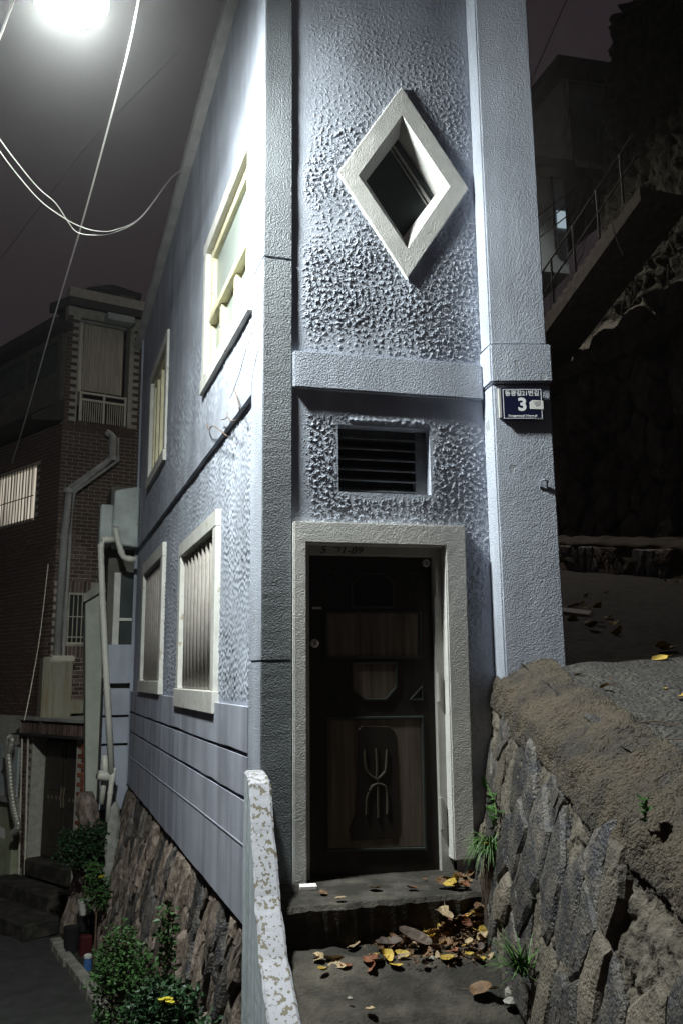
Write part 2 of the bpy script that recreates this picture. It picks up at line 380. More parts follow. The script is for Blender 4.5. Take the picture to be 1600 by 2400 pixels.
# corner pilaster: three blocks with joints, wrapping both faces
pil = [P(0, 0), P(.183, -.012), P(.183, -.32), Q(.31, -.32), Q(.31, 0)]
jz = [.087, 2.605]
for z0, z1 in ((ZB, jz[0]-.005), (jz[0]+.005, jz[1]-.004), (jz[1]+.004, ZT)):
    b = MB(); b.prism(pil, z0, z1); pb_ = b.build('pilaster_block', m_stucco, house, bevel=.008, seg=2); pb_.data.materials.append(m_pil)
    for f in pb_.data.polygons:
        if f.normal.dot(nf) > .8: f.material_index = 1  # faces turned to the front take the darker grey
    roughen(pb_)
b = MB(); b.prism([P(.008, -.008), P(.178, -.02), P(.178, -.3), Q(.30, -.3), Q(.30, -.012)], ZB+.1, ZT-.1); b.build('pilaster_joint', m_groove, house)
# front stucco field with thick combed plaster, openings left free
VENT = (.475, 1.074, 1.112, 1.541)
DT, DR, DB, DL = (.940, 3.972), (1.402, 3.266), (.945, 2.553), (.488, 3.262)
st = .0043
xs = np.arange(.175, 1.452, st); zs = np.arange(-1.22, ZT, st)
xs = np.sort(np.concatenate([xs[(np.abs(xs-VENT[0]) > .004) & (np.abs(xs-VENT[1]) > .004)], VENT[:2]])); zs = np.sort(np.concatenate([zs[(np.abs(zs-VENT[2]) > .004) & (np.abs(zs-VENT[3]) > .004)], VENT[2:]]))
h = len(zs); w = len(xs)
g1 = grf(h, w, .11, .24, 1); g2 = grf(h, w, .05, .15, 2); g3 = grf(h, w, .002, .010, 3); g4 = grf(h, w, .15, .4, 4)
XX, ZG = np.meshgrid(xs, zs)
worm = sstep(-np.abs(g1) + .22*g2, -.50, -.04)*(.7+.3*g2.clip(-1, 1))*sstep(g2 + .5*g3, -.9, .0)
mask = sstep(XX + .02*g3, .235, .33)*(1-sstep(XX+.012*g3, 1.432, 1.46))
mask *= (1-sstep(ZG, 3.3, 4.7)*.68)                                       # thinner coat higher up
mask *= sstep(np.abs(ZG-1.87), .13, .17) * (1-(1-sstep(np.abs(ZG-1.68), .06, .11))*.85)
dv = np.maximum(np.maximum(VENT[0]-XX, XX-VENT[1]), np.maximum(VENT[2]-ZG, ZG-VENT[3]))
mask *= sstep(dv + .010*g3, .0, .05)
lump = np.exp(-((dv-.035)/.022)**2)*sstep(ZG, 1.5, 1.58)*sstep(XX, .5, .6)*(1-sstep(XX, 1.02, 1.08))
mask *= .55 + .45*sstep(g3, -1.2, .6)
H = NP + mask*(worm*.0056 + .0010*g4*worm) + lump*.008*(1+.3*g2) + .0003*g4 + .0012*g3
def keep_front(x, z):
    k = ~((x > VENT[0]) & (x < VENT[1]) & (z > VENT[2]) & (z < VENT[3]))
    k &= ~((x > .24) & (x < 1.16) & (z < .82))
    k &= ~((np.abs(x-.945)/.40 + np.abs(z-3.262)/.615) < 1)
    return k
sheet('front_wall', Ff, xs, zs, H, keep_front, m_rough, house)
b = MB(Ff); b.box(1.40, 1.44, -.30, NP-.004, -1.3, ZT); b.build('wall_backing', m_groove, house)
# string course
b = MB(Ff); b.box(.187, 1.440, -.10, .006, 1.753, 1.992); roughen(b.build('string_course', m_stucco, house, bevel=.008, seg=2), (df,))
# right pilaster, its face turned a little towards the alley
xp = heading(88.5); yp = Vector((xp.y, -xp.x, 0)); Lp = A + df*1.452 + nf*.12
Fp = Frame(Lp - yp*.12, xp, yp)
wp = Fp.m(1283, 800, .12)[0]
def rp_block(x0, x1, yo, z0, z1):
    fr_ = [Fp.p(x0, yo, 0), Fp.p(x1, yo, 0), A + df*1.84 + nf*-.30, A + df*(1.449) + nf*-.30]
    b = MB(); b.prism(fr_, z0, z1); roughen(b.build('pilaster_block', m_stucco, house, bevel=.010, seg=2), (Z, xp))
rp_block(0, wp, .12, -.45, 1.826-.004); rp_block(-.010, wp+.014, .146, 1.826, 2.083); rp_block(0, wp-.006, .12, 2.086, ZT)
cx, cz = Fp.m(1272, 1133, .12)
b = MB(); b.tube([Fp.p(cx-.02, .118, cz-.03), Fp.p(cx-.02, .14, cz+.012), Fp.p(cx+.005, .145, cz+.02), Fp.p(cx+.022, .14, cz+.01), Fp.p(cx+.022, .118, cz-.03)], .006, 6); b.build('wall_clip', m_stucco, house)
# vent: reveal, slats
vent = MB(Ff); x0, x1, z0, z1 = VENT
e = .012
vent.box(x0-e, x0, -.20, NP-.003, z0-e, z1+e); vent.box(x1, x1+e, -.20, NP-.003, z0-e, z1+e)
vent.box(x0, x1, -.20, NP-.003, z1, z1+e); vent.box(x0, x1, -.20, NP-.003, z0-e, z0)
vp = vent.build('vent_frame', m_stucco, house)
b = MB(Ff); b.box(x0-e, x1+e, -.23, -.20, z0-e, z1+e); b.build('vent_back', m_black, house)
b = MB(Ff); b.box(x1-.075, x1, -.19, -.11, z0, z1); b.box(x0, x1, -.19, -.13, z1-.06, z1); b.build('vent_inner_frame', m_louver, house)
for i in range(6):
    zc = z0+.035+i*.068
    b = MB(Ff)
    q = [(-.185, zc+.022), (-.178, zc+.030), (-.105, zc-.006), (-.112, zc-.014)]
    b.quadring([[Ff.p(x, y, z) for y, z in q] for x in (x0, x1-.075)]); b.build('vent_slat', m_louver, vp)
# door surround
x0, x1, xi0, xi1, zt, zi = .186, 1.277, .266, 1.139, .916, .781
b = MB(Ff); yo, yb = .016, -.16
b.slab([(x0, -1.14), (xi0, -1.14), (xi0, zi), (xi1-.002, zi), (xi1-.012, -1.06), (x1-.02, -1.06), (x1, zt), (x0, zt-.004)], yb, yo)
surround = roughen(b.build('door_surround', m_cream, house, bevel=.008, seg=2), (Z, df), .03, .0008)
# steel inner frame
ys = -.072
b = MB(Ff); b.slab([(.24, -1.14), (.298, -1.14), (.298, .724), (1.083, .724), (1.079, -1.14), (1.16, -1.14), (1.16, .80), (.24, .80)], -.15, ys)
steel = b.build('door_frame', m_steel, house, bevel=.004)
door = MB(Ff).box(.30, 1.082, -.150, -.105, -1.13, .722).build('door', m_door, house, bevel=.003)
YD = -.105
def dm(px, py): return Ff.m(px, py, YD)
def zpx(box, sx, ox, oy): return [(ox+x*sx, oy+y*sx) for x, y in box]
k3 = 500/1568.
def Z3(*pts): return [dm(650+x*k3, 1200+y*k3) for x, y in pts]
def Z4(*pts): return [dm(650+x*k3, 1600+y*k3) for x, y in pts]
def moulding(name, loop, wd, m_, fill=None):
    cxm = sum(p[0] for p in loop)/len(loop); czm = sum(p[1] for p in loop)/len(loop)
    pts = loop + [loop[0]]
    b = MB(Ff)
    for i in range(len(loop)):
        p, q = Vector((*loop[i], 0)), Vector((*loop[(i+1) % len(loop)], 0)); d = (q-p).normalized(); n = Vector((-d.y, d.x, 0))*wd*.5; p = p-d*wd*.4; q = q+d*wd*.4
        rr = []
        for (o, y) in ((-1, YD-.001), (-.6, YD+.010), (.6, YD+.010), (1, YD-.001)):
            rr.append((o, y))
        b.quadring([[Ff.p(e.x+n.x*o, y+.0004*(i % 2), e.y+n.y*o) for o, y in rr] for e in (p, q)])
    ob = b.build(name, m_, door)
    if fill:
        c = [(cxm+(p[0]-cxm)*.97, czm+(p[1]-czm)*.97) for p in loop]
        MB(Ff).slab(c, YD-.01, YD+.003).build('door_panel', fill, door)
    return ob
moulding('moulding', Z3((545, 530), (620, 455), (775, 455), (852, 530), (848, 700), (548, 700)), .016, m_mould, m_black)
moulding('moulding', Z3((355, 740), (1045, 740), (1045, 1070), (358, 1070)), .016, m_mould, m_doorpanel)
moulding('moulding', Z3((550, 1115), (870, 1112), (872, 1290), (795, 1378), (640, 1378), (552, 1300)), .016, m_mould, m_doorpanel)
moulding('moulding', Z3((355, 445), (437, 445), (360, 522)), .010, m_mould)
moulding('moulding', Z3((955, 455), (1036, 450), (1036, 545)), .010, m_mould)
moulding('moulding', Z3((385, 1305), (385, 1385), (465, 1390)), .010, m_mould)
moulding('moulding', Z3((1060, 1285), (1062, 1378), (975, 1380)), .010, m_mould)
moulding('moulding', Z4((365, 265), (1062, 255), (1085, 1220), (372, 1235)), .018, m_mould, m_doorpanel)
pl = Z4((590, 345), (620, 318), (820, 322), (858, 360), (872, 560), (890, 1050), (860, 1140), (540, 1165), (525, 1080), (570, 960), (580, 700))
plaque = MB(Ff).slab(pl, YD, YD+.008).build('plaque', m_door, door, bevel=.003)
fig = MB()
for line in (((638, 492), (642, 600), (665, 670), (725, 712)), ((800, 492), (795, 600), (780, 660), (725, 712)), ((720, 482), (728, 600), (726, 712), (733, 740)),
             ((733, 740), (690, 765), (655, 850), (650, 970)), ((733, 740), (785, 765), (803, 850), (803, 965)), ((733, 740), (735, 850), (738, 995))):
    pts = smooth_pts([Ff.p(x, YD+.009, z) for x, z in Z4(*line)], 5); fig.tube(pts, .009, 6)
fig.build('trident_relief', m_figure, door)
for (px, py) in ((998, 1320), (737, 1508)):
    x, z = dm(px, py); b = MB(Ff)
    b.quadring([[Ff.p(x+r*cos(2*pi*k/16), y, z+r*sin(2*pi*k/16)) for k in range(16)] for y, r in ((YD-.002, .026), (YD+.006, .026), (YD+.009, .021))])
    lk = b.build('lock', m_lock, door); MB(Ff).box(x-.003, x+.003, YD+.008, YD+.011, z-.011, z+.011).build('keyhole', m_black, lk)
for (a, c) in (((1150, 415), (1150, 620)), ((1172, 1180), (1175, 1395))):
    (x, z0), (_, z1) = [Ff.m(650+p[0]*k3+2, 1200+p[1]*k3, ys) for p in (a, c)]
    MB().tube([Ff.p(x, ys+.006, z1), Ff.p(x, ys+.006, z0)], .012, 10).build('hinge', m_steel, steel, smooth=False)
(x, z0), (_, z1) = [Ff.m(650+1195*k3, 1600+p*k3, ys) for p in (845, 1078)]
MB().tube([Ff.p(x, ys+.006, z1), Ff.p(x, ys+.006, z0)], .012, 10).build('hinge', m_steel, steel)
# old knocked-off latch plate
x, z = dm(740, 1425); MB(Ff).box(x-.02, x+.035, YD, YD+.004, z-.008, z+.006).build('latch_plate', m_lock, door)

# handwriting on the steel lintel
def text_mesh(name, body, size, fr, x, y, z, m_, parent, ext=.0012, align='CENTER', shear=0, stretch=1, bold=0):
    cu = bpy.data.curves.new(name, 'FONT'); cu.body = body; cu.size = size; cu.extrude = ext; cu.align_x = align; cu.align_y = 'CENTER'; cu.shear = shear; cu.offset = bold
    o = bpy.data.objects.new(name, cu); col.objects.link(o); bpy.context.view_layer.update()
    dg = bpy.context.evaluated_depsgraph_get(); me = bpy.data.meshes.new_from_object(o.evaluated_get(dg)); bpy.data.objects.remove(o)
    s = 1 if fr.X.cross(Z).dot(fr.Y) > 0 else 1
    for v in me.vertices: v.co = fr.p(x + v.co.x*stretch, y + v.co.z, z + v.co.y)
    me.materials.clear(); me.materials.append(m_); me.name = name
    return link(bpy.data.objects.new(name, me), parent)
x, z = Ff.m(803, 1290, ys)
text_mesh('handwriting', '5', .060, Ff, x-.125, ys+.0005, z, m_black, steel, .0006, shear=.25, stretch=1.25)
text_mesh('handwriting', 'ㄱ1-89', .060, Ff, x+.02, ys+.0005, z, m_black, steel, .0006, shear=.25, stretch=1.25)

# diamond window
out = [DT, DR, DB, DL]; inn = [(.939, 3.753), (1.266, 3.261), (.951, 2.768), (.624, 3.256)]; pane = [(.941, 3.647), (1.198, 3.251), (.950, 2.894), (.698, 3.284)]
def loopP(l, y): return [Ff.p(x, y, z) for x, z in l]
b = MB(); yo = -.006
b.quadring([loopP(out, NP-.06), loopP(out, yo-.006), loopP([(x+(.945-x)*.012, z+(3.26-z)*.012) for x, z in out], yo), loopP(inn, yo), loopP(pane, -.095), loopP(pane, -.16)], cap=False)
dwin = roughen(b.build('diamond_window', m_cream, house), (Z, df), .04)
MB(Ff).slab([(x+(x-.95)*.06, z+(z-3.26)*.06) for x, z in pane], -.15, -.125).build('window_pane', m_glass, dwin)
b = MB(); 
def lerp(p, q, t): return (p[0]+(q[0]-p[0])*t, p[1]+(q[1]-p[1])*t)
for t_, r_ in ((.16, .010), (.24, .005)):
    p, q = lerp(pane[0], pane[3], t_), lerp(pane[1], pane[2], t_); b.tube([Ff.p(p[0], -.118, p[1]), Ff.p(q[0], -.118, q[1])], r_, 6)
b.build('muntin', m_steel, dwin)
# small wire hook under the diamond's point
MB().tube([Ff.p(.950, -.004, 2.50), Ff.p(.949, -.008, 2.56)], .004, 6).build('hook', m_stucco, dwin)

# ---- side wall on the alley
S1 = 7.60
def roof_z(s): return 5.34 - .0363*s
ss = np.concatenate([np.arange(.29, 2.0, .0085), np.arange(2.0, 4.2, .014), np.arange(4.2, S1, .024)])
zz = np.arange(-.18, 1.80, .0095)
h, w = len(zz), len(ss)
ga = grf(h, 1000, .11, .28, 11); gb = grf(h, 1000, .004, .015, 12)
def resamp(g): return g[:, np.clip(((ss-.29)/.0085).astype(int) % 1000, 0, 999)]
g1, g3 = resamp(ga), resamp(gb)
XX, ZG = np.meshgrid(ss, zz)
mk = sstep(XX, .31, .345)*sstep(ZG, -.175, -.14)
H = MP + mk*(sstep(g1,   .1, 1.3)*.0072*(.55+.45*sstep(g3, -1.5, .5))) + .0008*g3
def lw(TL, TR, BL, BR, m=0.0):
    q = [Fl.m(*p, m) for p in (TL, TR, BL, BR)]
    return (.5*(q[1][0]+q[3][0]), .5*(q[0][0]+q[2][0]), .5*(q[2][1]+q[3][1]), .5*(q[0][1]+q[1][1]))
WN = (1.40, 3.26, -.26, 1.245); WF = (4.46, 6.48, -.175, 1.455)
UN = (.345, 2.20, 2.388, 3.785); UF = (4.60, 6.33, 2.41, 3.98)
def keep_w(*ws):
    def f(x, z):
        k = np.ones_like(x, bool)
        for a, b_, c, d in ws: k &= ~((x > a+.06) & (x < b_-.06) & (z > c+.06) & (z < d-.06))
        return k
    return f
sheet('side_wall', Fl, ss, zz, H, keep_w(WN, WF), m_rough, house)
zz2 = np.arange(1.97, 5.36, .014); h = len(zz2)
ga = grf(h, 1000, .06, .2, 13); gb = grf(h, 1000, .004, .015, 14); g1, g3 = resamp(ga), resamp(gb)
XX, ZG = np.meshgrid(ss, zz2)
mk = (1-sstep(ZG + .06*g3, 2.7, 3.3)*.75)*sstep(ZG+.05*g3, 2.02, 2.2)*sstep(XX, .31, .36)
H = MP*.5 + mk*sstep(g1, .1, 1.4)*.006 + .0008*g3
kw = keep_w(UN, UF)
sheet('side_wall', Fl, ss, zz2, H, lambda x, z: kw(x, z) & (z < roof_z(x)), m_rough, house)
b = MB(Fl); b.box(.312, S1, -.30, .004, 1.785, 1.985); b.build('string_course', m_stucco, house, bevel=.006)
for z0, z1 in ((-.447, -.18), (-.705, -.474), (ZB, -.731)):
    r = random.Random(int(z0*100)); b = MB(); n = 26
    rings = []
    for i in range(n+1):
        s = .312 + (S1-.312)*i/n; dz = r.uniform(-.006, .006)
        rings.append([Fl.p(s, -.30, z0+dz), Fl.p(s, .004, z0+dz), Fl.p(s, .004, z1), Fl.p(s, -.30, z1)])
    b.quadring(rings); b.build('render_board', m_board, house)
MB(Fl).box(.312, S1, -.30, -.045, ZB+.05, -.15).build('joint_backing', m_groove, house)
b = MB(); b.quadring([[Fl.p(s, .002, -1.02+dz), Fl.p(s, .0075, -1.014+dz), Fl.p(s, .007, -1.007+dz), Fl.p(s, .002, -1.004+dz)] for s, dz in ((.315, .03), (2, .02), (4, .0), (6, -.02), (S1, -.03))]); b.build('drip_bead', m_stucco, house)
MB(Fl).box(S1-.03, S1+.03, -.30, .012, ZB, 5.0).build('corner_trim', m_stucco, house)
b = MB(); b.quadring([[Fl.p(s, -.45, roof_z(s)-.02), Fl.p(s, .075, roof_z(s)-.02), Fl.p(s, .075, roof_z(s)+.11), Fl.p(s, -.45, roof_z(s)+.11)] for s in (-.08, S1*.5, S1+.45)])
b.build('coping', m_cream, house)
b = MB(); b.prism([P(.2, -.36), P(1.80, -.36), (rb.x, rb.y), Q(7.5, -.36)], 4.96, 5.06); b.build('roof', m_roof, house)

def side_window(rect, fr_w, sill, style):
    s0, s1, z0, z1 = rect; fo = .014
    b = MB(Fl)
    top = fr_w; 
    b.box(s0, s1, -.10, fo, z1-top, z1); b.box(s0, s0+fr_w, -.10, fo-.002, z0+sill, z1-top); b.box(s1-fr_w, s1, -.10, fo-.002, z0+sill, z1-top)
    b.box(s0-(.03 if style == 'bars' else 0), s1+(.03 if style == 'bars' else 0), -.10, fo+.010, z0, z0+sill)
    wf = b.build('window', m_cream_w, house, bevel=.005)
    i0, i1, j0, j1 = s0+fr_w, s1-fr_w, z0+sill, z1-top
    if style == 'bars':
        MB(Fl).box(i0-.02, i1+.02, -.16, -.13, j0-.02, j1+.02).build('window_pane', m_glass, wf)
        MB(Fl).box(i0, i1, -.13, -.035, j0, j0+.03).build('bottom_rail', m_bar, wf)
        MB(Fl).box(i0, i1, -.10, -.07, j1-.05, j1).build('top_rail', m_bar, wf)
        n = 9
        for i in range(n):
            s = i0 + (i+.5)*(i1-i0)/n
            MB().tube([Fl.p(s, -.055, j0+.02), Fl.p(s, -.055, j1-.02)], .038, 8).build('bar', m_bar, wf, smooth=True)
    else:
        b = MB(Fl); f2 = .075
        b.box(i0, i0+f2, -.09, -.035, j0, j1); b.box(i1-f2, i1, -.09, -.035, j0, j1); b.box(i0+f2, i1-f2, -.09, -.036, j0, j0+.05); b.box(i0+f2, i1-f2, -.09, -.036, j1-f2, j1)
        fr = b.build('window_frame', m_yellow, wf, bevel=.004)
        MB(Fl).box(i0+.02, i1-.02, -.088, -.075, j0+.02, j1-.02).build('window_pane', m_glass_pale if style == 'near' else m_glass_pale, wf)
        if style == 'near':
            zm = j0 + (j1-j0)*.40
            MB(Fl).box(i0+f2, i1-f2, -.09, -.012, zm, zm+.06).build('transom', m_yellow, wf, bevel=.004)
            for t_ in (.36, .70):
                s = i0+(i1-i0)*t_; MB(Fl).box(s-.04, s+.04, -.09, -.034, j0+.05, zm).build('mullion', m_yellow, wf, bevel=.003)
            MB(Fl).box(i0+f2, i1-f2, -.10, -.03, zm+.06, zm+.085).build('sash_rail', m_steel, wf)
        else:
            for t_ in (.22, .5, .76):
                s = i0+(i1-i0)*t_; MB(Fl).box(s-.045, s+.045, -.09, -.032, j0+.05, j1-f2).build('mullion', m_yellow, wf, bevel=.003)
    return wf
side_window(WN, .13, .16, 'bars'); side_window(WF, .15, .14, 'bars')
side_window(UN, .12, .13, 'near'); side_window(UF, .13, .13, 'far')
# hairline cracks and dry stems on the side wall
def Lz7(x, y): return Fl.m(280+x*440/1478, 650+y*440/1478, 0)
b = MB()
for line in (((1105, 520), (1060, 720), (1042, 850), (1040, 940), (1033, 945)), ((1040, 400), (985, 560), (930, 760), (880, 900), (850, 1000)), ((395, 400), (400, 250), (420, 120))):
    b.tube([Fl.p(s, (.001 if z < 1.99 or s < .312 else -.012), z) for s, z in [Lz7(*p) for p in line]], .0022, 4)
b.build('hairline_crack', m_groove, house)

# ================================================================== ADDRESS SIGN
YS = .128
sx0, sz1 = Fp.m(1171, 911, YS); sx1, sz0 = Fp.m(1273, 987, YS)
sz1 -= .0; sign = thing('address_sign', Fp.p((sx0+sx1)/2, .12, sz0), 'navy blue house number sign with white lettering on the right pilaster', 'sign')
cxs, czs = (sx0+sx1)/2, (sz0+sz1)/2; sw, sh = sx1-sx0, sz1-sz0
MB(Fp).box(sx0, sx1, YS+.012, YS+.024, sz0, sz1).build('sign_plate', m_navy, sign, bevel=.004, seg=2)
MB(Fp).box(sx0-.014, sx0+.04, .119, YS+.013, sz0+.02, sz1-.004).build('mounting_bracket', m_steel, sign, bevel=.002)
MB(Fp).box(sx0+.05, sx1-.03, .119, YS+.013, sz0+.03, sz1-.03).build('mounting_block', m_head, sign)
yf = YS+.0245
def rect_line(b, x0, x1, z0, z1, t, y0, y1):
    b.box(x0, x1, y0, y1, z1-t, z1); b.box(x0, x1, y0, y1, z0, z0+t); b.box(x0, x0+t, y0, y1, z0+t, z1-t); b.box(x1-t, x1, y0, y1, z0+t, z1-t)
b = MB(Fp); rect_line(b, sx0+.011, sx1-.011, sz0+.011, sz1-.011, .0035, yf-.002, yf+.0008); b.build('sign_border', m_signwhite, sign)
text_mesh('street_name', '동광길21번길', .040, Fp, cxs, yf, sz1-.040, m_signwhite, sign, .0006, stretch=.98, bold=.0006)
text_mesh('house_number', '3', .115, Fp, cxs-.002, yf, czs-.008, m_signwhite, sign, .0006, stretch=1.05, bold=.004)
text_mesh('street_name', 'Donggwang-gil 21beon-gil', .0175, Fp, cxs-.002, yf, sz0+.029, m_signwhite, sign, .0006, stretch=1.0, bold=.0004)
MB(Fp).slab([(cxs+.045, czs-.034), (sx1-.002, czs-.037), (sx1-.003, czs+.020), (cxs+.062, czs+.024), (cxs+.045, czs+.010)], yf-.001, yf+.0022).build('sticker', m_white, sign)
MB(Fp).slab([(cxs+.066, czs+.014), (sx1-.022, czs+.018), (sx1-.024, czs-.012), (sx1-.05, czs-.018), (cxs+.078, czs-.008)], yf+.0015, yf+.003).build('sticker_drawing', m_stickgrey, sign)
MB(Fp).box(sx1-.058, sx1-.008, yf-.001, yf+.002, sz0+.004, sz0+.015).build('sticker', m_head, sign)

# ================================================================== PARAPET beside the landing
par = [(-.02, -.515), (.16, -.525), (.235, -.56), (.38, -.79), (.56, -1.05), (.80, -1.26), (1.10, -1.43), (1.9, -1.85), (2.6, -2.2)]
par = [(p[0], p[1]+.0) for p in par]
def aL(t): return -.085 - .03*min(1, max(0, t))
rings = []
rr = random.Random(3)
for i in range(len(par)-1):
    for k in range(5):
        t = par[i][0]+(par[i+1][0]-par[i][0])*k/5; z = par[i][1]+(par[i+1][1]-par[i][1])*k/5
        j = rr.uniform(-.004, .004); a0 = aL(t)
        rings.append([A+df*(a0+j)+nf*t+Z*(-3.5), A+df*(.022)+nf*t+Z*(-3.5), A+df*(.024+j)+nf*t+Z*(z-.012), A+df*(.012)+nf*t+Z*(z+j*.4), A+df*(a0+.012)+nf*t+Z*(z+j*.4), A+df*(a0+j)+nf*t+Z*(z-.014)])
parapet = thing('parapet_wall', A+nf*.2+Z*(-1.33), 'white painted sloping parapet wall with chipped paint beside the doorstep', 'wall')
b = MB(); b.quadring(rings); pm = roughen(b.build('parapet_body', m_parapet_side, parapet), (Z,), .03, .003)
pm.data.materials.append(m_parapet)
for f in pm.data.polygons:
    if f.normal.z > .25: f.material_index = 1

# ================================================================== LANDING, STEP, GROUND
def lumpy(name, fx, nu, nv, mt, parent=None, amp=.01, seed=5, lo=.01, hi=.12, smooth=True):
    g = grf(max(nv, 16), max(nu, 16), lo, hi, seed)[:nv, :nu]*amp
    V = [fx(i/(nu-1), j/(nv-1), g[j, i]) for j in range(nv) for i in range(nu)]
    F = [(j*nu+i, j*nu+i+1, (j+1)*nu+i+1, (j+1)*nu+i) for j in range(nv-1) for i in range(nu-1)]
    return raw(name, V, F, mt, parent, smooth)
ZL, ZS = -1.33, -1.128
GZ = -3.42
def land_z(y): return ZL - .30*max(0, 4.35-y)
def land_x(y): return -.47 + .239*(4.98-y)
o = lumpy('landing_ground', lambda u, v, g: (lambda y: Vector((land_x(y)+.0+(1.0-land_x(y))*u, y, land_z(y)+g*.5)))(1.6+3.4*v), 130, 260, m_ground, amp=.012, lo=.004, hi=.10); tag(o, 'worn concrete landing in front of the doorstep', kind='structure')
b = MB(); b.quadring([[Vector((land_x(y), y, GZ)), Vector((1.0, y, GZ)), Vector((1.0, y, land_z(y)-.02)), Vector((land_x(y), y, land_z(y)-.02))] for y in (1.6, 3.0, 4.35, 4.9)]); tag(b.build('landing_mass', m_ground), kind='structure')
# doorstep slab
e0 = at_z(706, 2127, ZS); e1_ = at_z(1110, 2094, ZS)
fd = (e1_-e0).normalized(); fn = Vector((fd.y, -fd.x, 0))
Fs = Frame((e0.x, e0.y, 0), fd, fn)
W_ = 1.25
rings = []; r = random.Random(9)
for i in range(41):
    x = -.13 + (W_-.07)*i/40; j = r.uniform(-.006, .006); j2 = r.uniform(-.006, .004)
    rings.append([Fs.p(x, -.75, ZL-.05), Fs.p(x, -.008+j, ZL-.05), Fs.p(x, -.004+j, ZS-.025+j2), Fs.p(x, -.022+j, ZS-.004+j2*.5), Fs.p(x, -.2, ZS+r.uniform(-.003, .003)), Fs.p(x, -.75, ZS)])
b = MB(); b.quadring(rings); step = b.build('doorstep', m_step, smooth=False); tag(step, 'dirty concrete doorstep below the brown door', 'step')

# ================================================================== UPPER ROAD
RA, RZ, RY = .18, .05, 5.2
def road_z(y): return RZ + RA*(y-RY)
o = lumpy('road', lambda u, v, g: Vector((1.06+11.5*u**1.5, -1.0+21*v, road_z(-1.0+21*v)+g)), 110, 260, m_asph, amp=.010, lo=.01, hi=.2, seed=6)
tag(o, 'steep rough asphalt lane beside the house', kind='structure')

# ================================================================== RIGHT RETAINING WALL
XB = .735
def cap_z(u): return road_z(5.42-u) + .045
rw = thing('stone_retaining_wall', (XB, 4.2, ZL), 'rubble slate retaining wall with a lumpy tan mortar cap below the lane', 'wall')
def rpos(u, v, n):
    y = 5.42-u; top = cap_z(u); k = v/max(.2, top-ZL)
    x = XB - .02 + .235*max(0, k)**1.15 + .05*max(0, .5-u) + .012*sin(u*5) - n*.97
    return Vector((x, y, ZL - .06 + v + n*.2))
UL = 4.6
gw = grf(120, 460, .01, .12, 21); gf = grf(120, 460, .08, .25, 22); gf2 = grf(120, 460, .22, .48, 29)
def rbody(u_, v_, g):
    u = u_*UL; top = cap_z(u) - ZL
    i = int(u_*459); s = v_
    if s < .62: v = (top-.10)*s/.62; q = rpos(u, v, 0); n = Vector((-1, 0, .2))
    else:
        a = (s-.62)/.38; b0 = rpos(u, top-.10, 0)
        ang = a*pi*.5; wx = .36
        q = Vector((b0.x + wx*(a**1.1), b0.y, b0.z + .15*math.sin(min(1, a*1.25)*pi*.5) - .02*a)); n = Vector((-.6*(1-a), 0, .8))
        if a > .85: q.z -= (a-.85)/.15*.10
    j = int(v_*119)
    return q + n*(gw[j, i]*.0055 + gf[j, i]*.0030 + gf2[j, i]*.0026 + gc[j, i]*.010*(s > .5) - crack[j, i]*.026 + (.022 if s > .55 else 0)*(1 if s < .95 else 0))
NU, NV = 420, 130
gc = grf(120, 460, .006, .03, 27); gc2 = grf(120, 460, .02, .06, 28)
crack = np.exp(-((gc+.25*gc2)/.045)**2)*(sstep(gc2, -.6, .4))
V = [rbody(i/(NU-1), j/(NV-1), 0) for j in range(NV) for i in range(NU)]
F = [(j*NU+i, j*NU+i+1, (j+1)*NU+i+1, (j+1)*NU+i) for j in range(NV-1) for i in range(NU-1)]
body = raw('mortar_cap', V, F, m_mud, rw, True)
body.data.materials.append(m_mud_dk)
for f in body.data.polygons:
    if f.center.z < cap_z(5.42-f.center.y) - .30: f.material_index = 1
r = random.Random(31)
cells = voronoi(120, UL-.02, 1.62, 1.45, 4, 1)
for c in cells:
    if len(c) < 3: continue
    cu = sum(p[0] for p in c)/len(c); cv = sum(p[1] for p in c)/len(c)
    topv = cap_z(cu)-ZL
    if cv > topv-.22 or r.random() < .13: continue
    c = [(p[0] + .05*(p[1]-.5), min(p[1], topv-.16 + r.uniform(-.03, .03))) for p in c]
    stone('stone', c, rpos, .004+.008*r.random(), r.uniform(.014, .036), m_slate if r.random() < .84 else m_slate_br, rw, r, .22)
# ================================================================== STONE BASE UNDER THE HOUSE
base = thing('rubble_base_wall', A+dl*4+nl*.3+Z*GZ, 'brown rubble stone base under the side wall of the house', 'wall')
HB = ZB-.02-GZ
def bpos(u, v, n):
    k = 1-v/HB
    m = -.055 + .40*k + .02*sin(u*3) + n
    return Fl.p(u, m, GZ+v)
gb1 = grf(90, 420, .02, .12, 23)
lumpy('mortar_bed', lambda u, v, g: bpos(-.2+9.3*u, HB*v, g-.01), 240, 60, m_mud_dk, base, amp=.012, lo=.02, hi=.2, seed=24)
r = random.Random(41)
for c in voronoi(330, 9.2, HB, 2.6, 8, 1):
    if len(c) < 3: continue
    c = [(p[0] - .1*(p[1]-.5), p[1]) for p in c]
    if r.random() < .08: continue
    stone('stone', c, bpos, .012+.012*r.random(), r.uniform(.03, .07), m_stone_br if r.random() < .7 else m_slate, base, r)
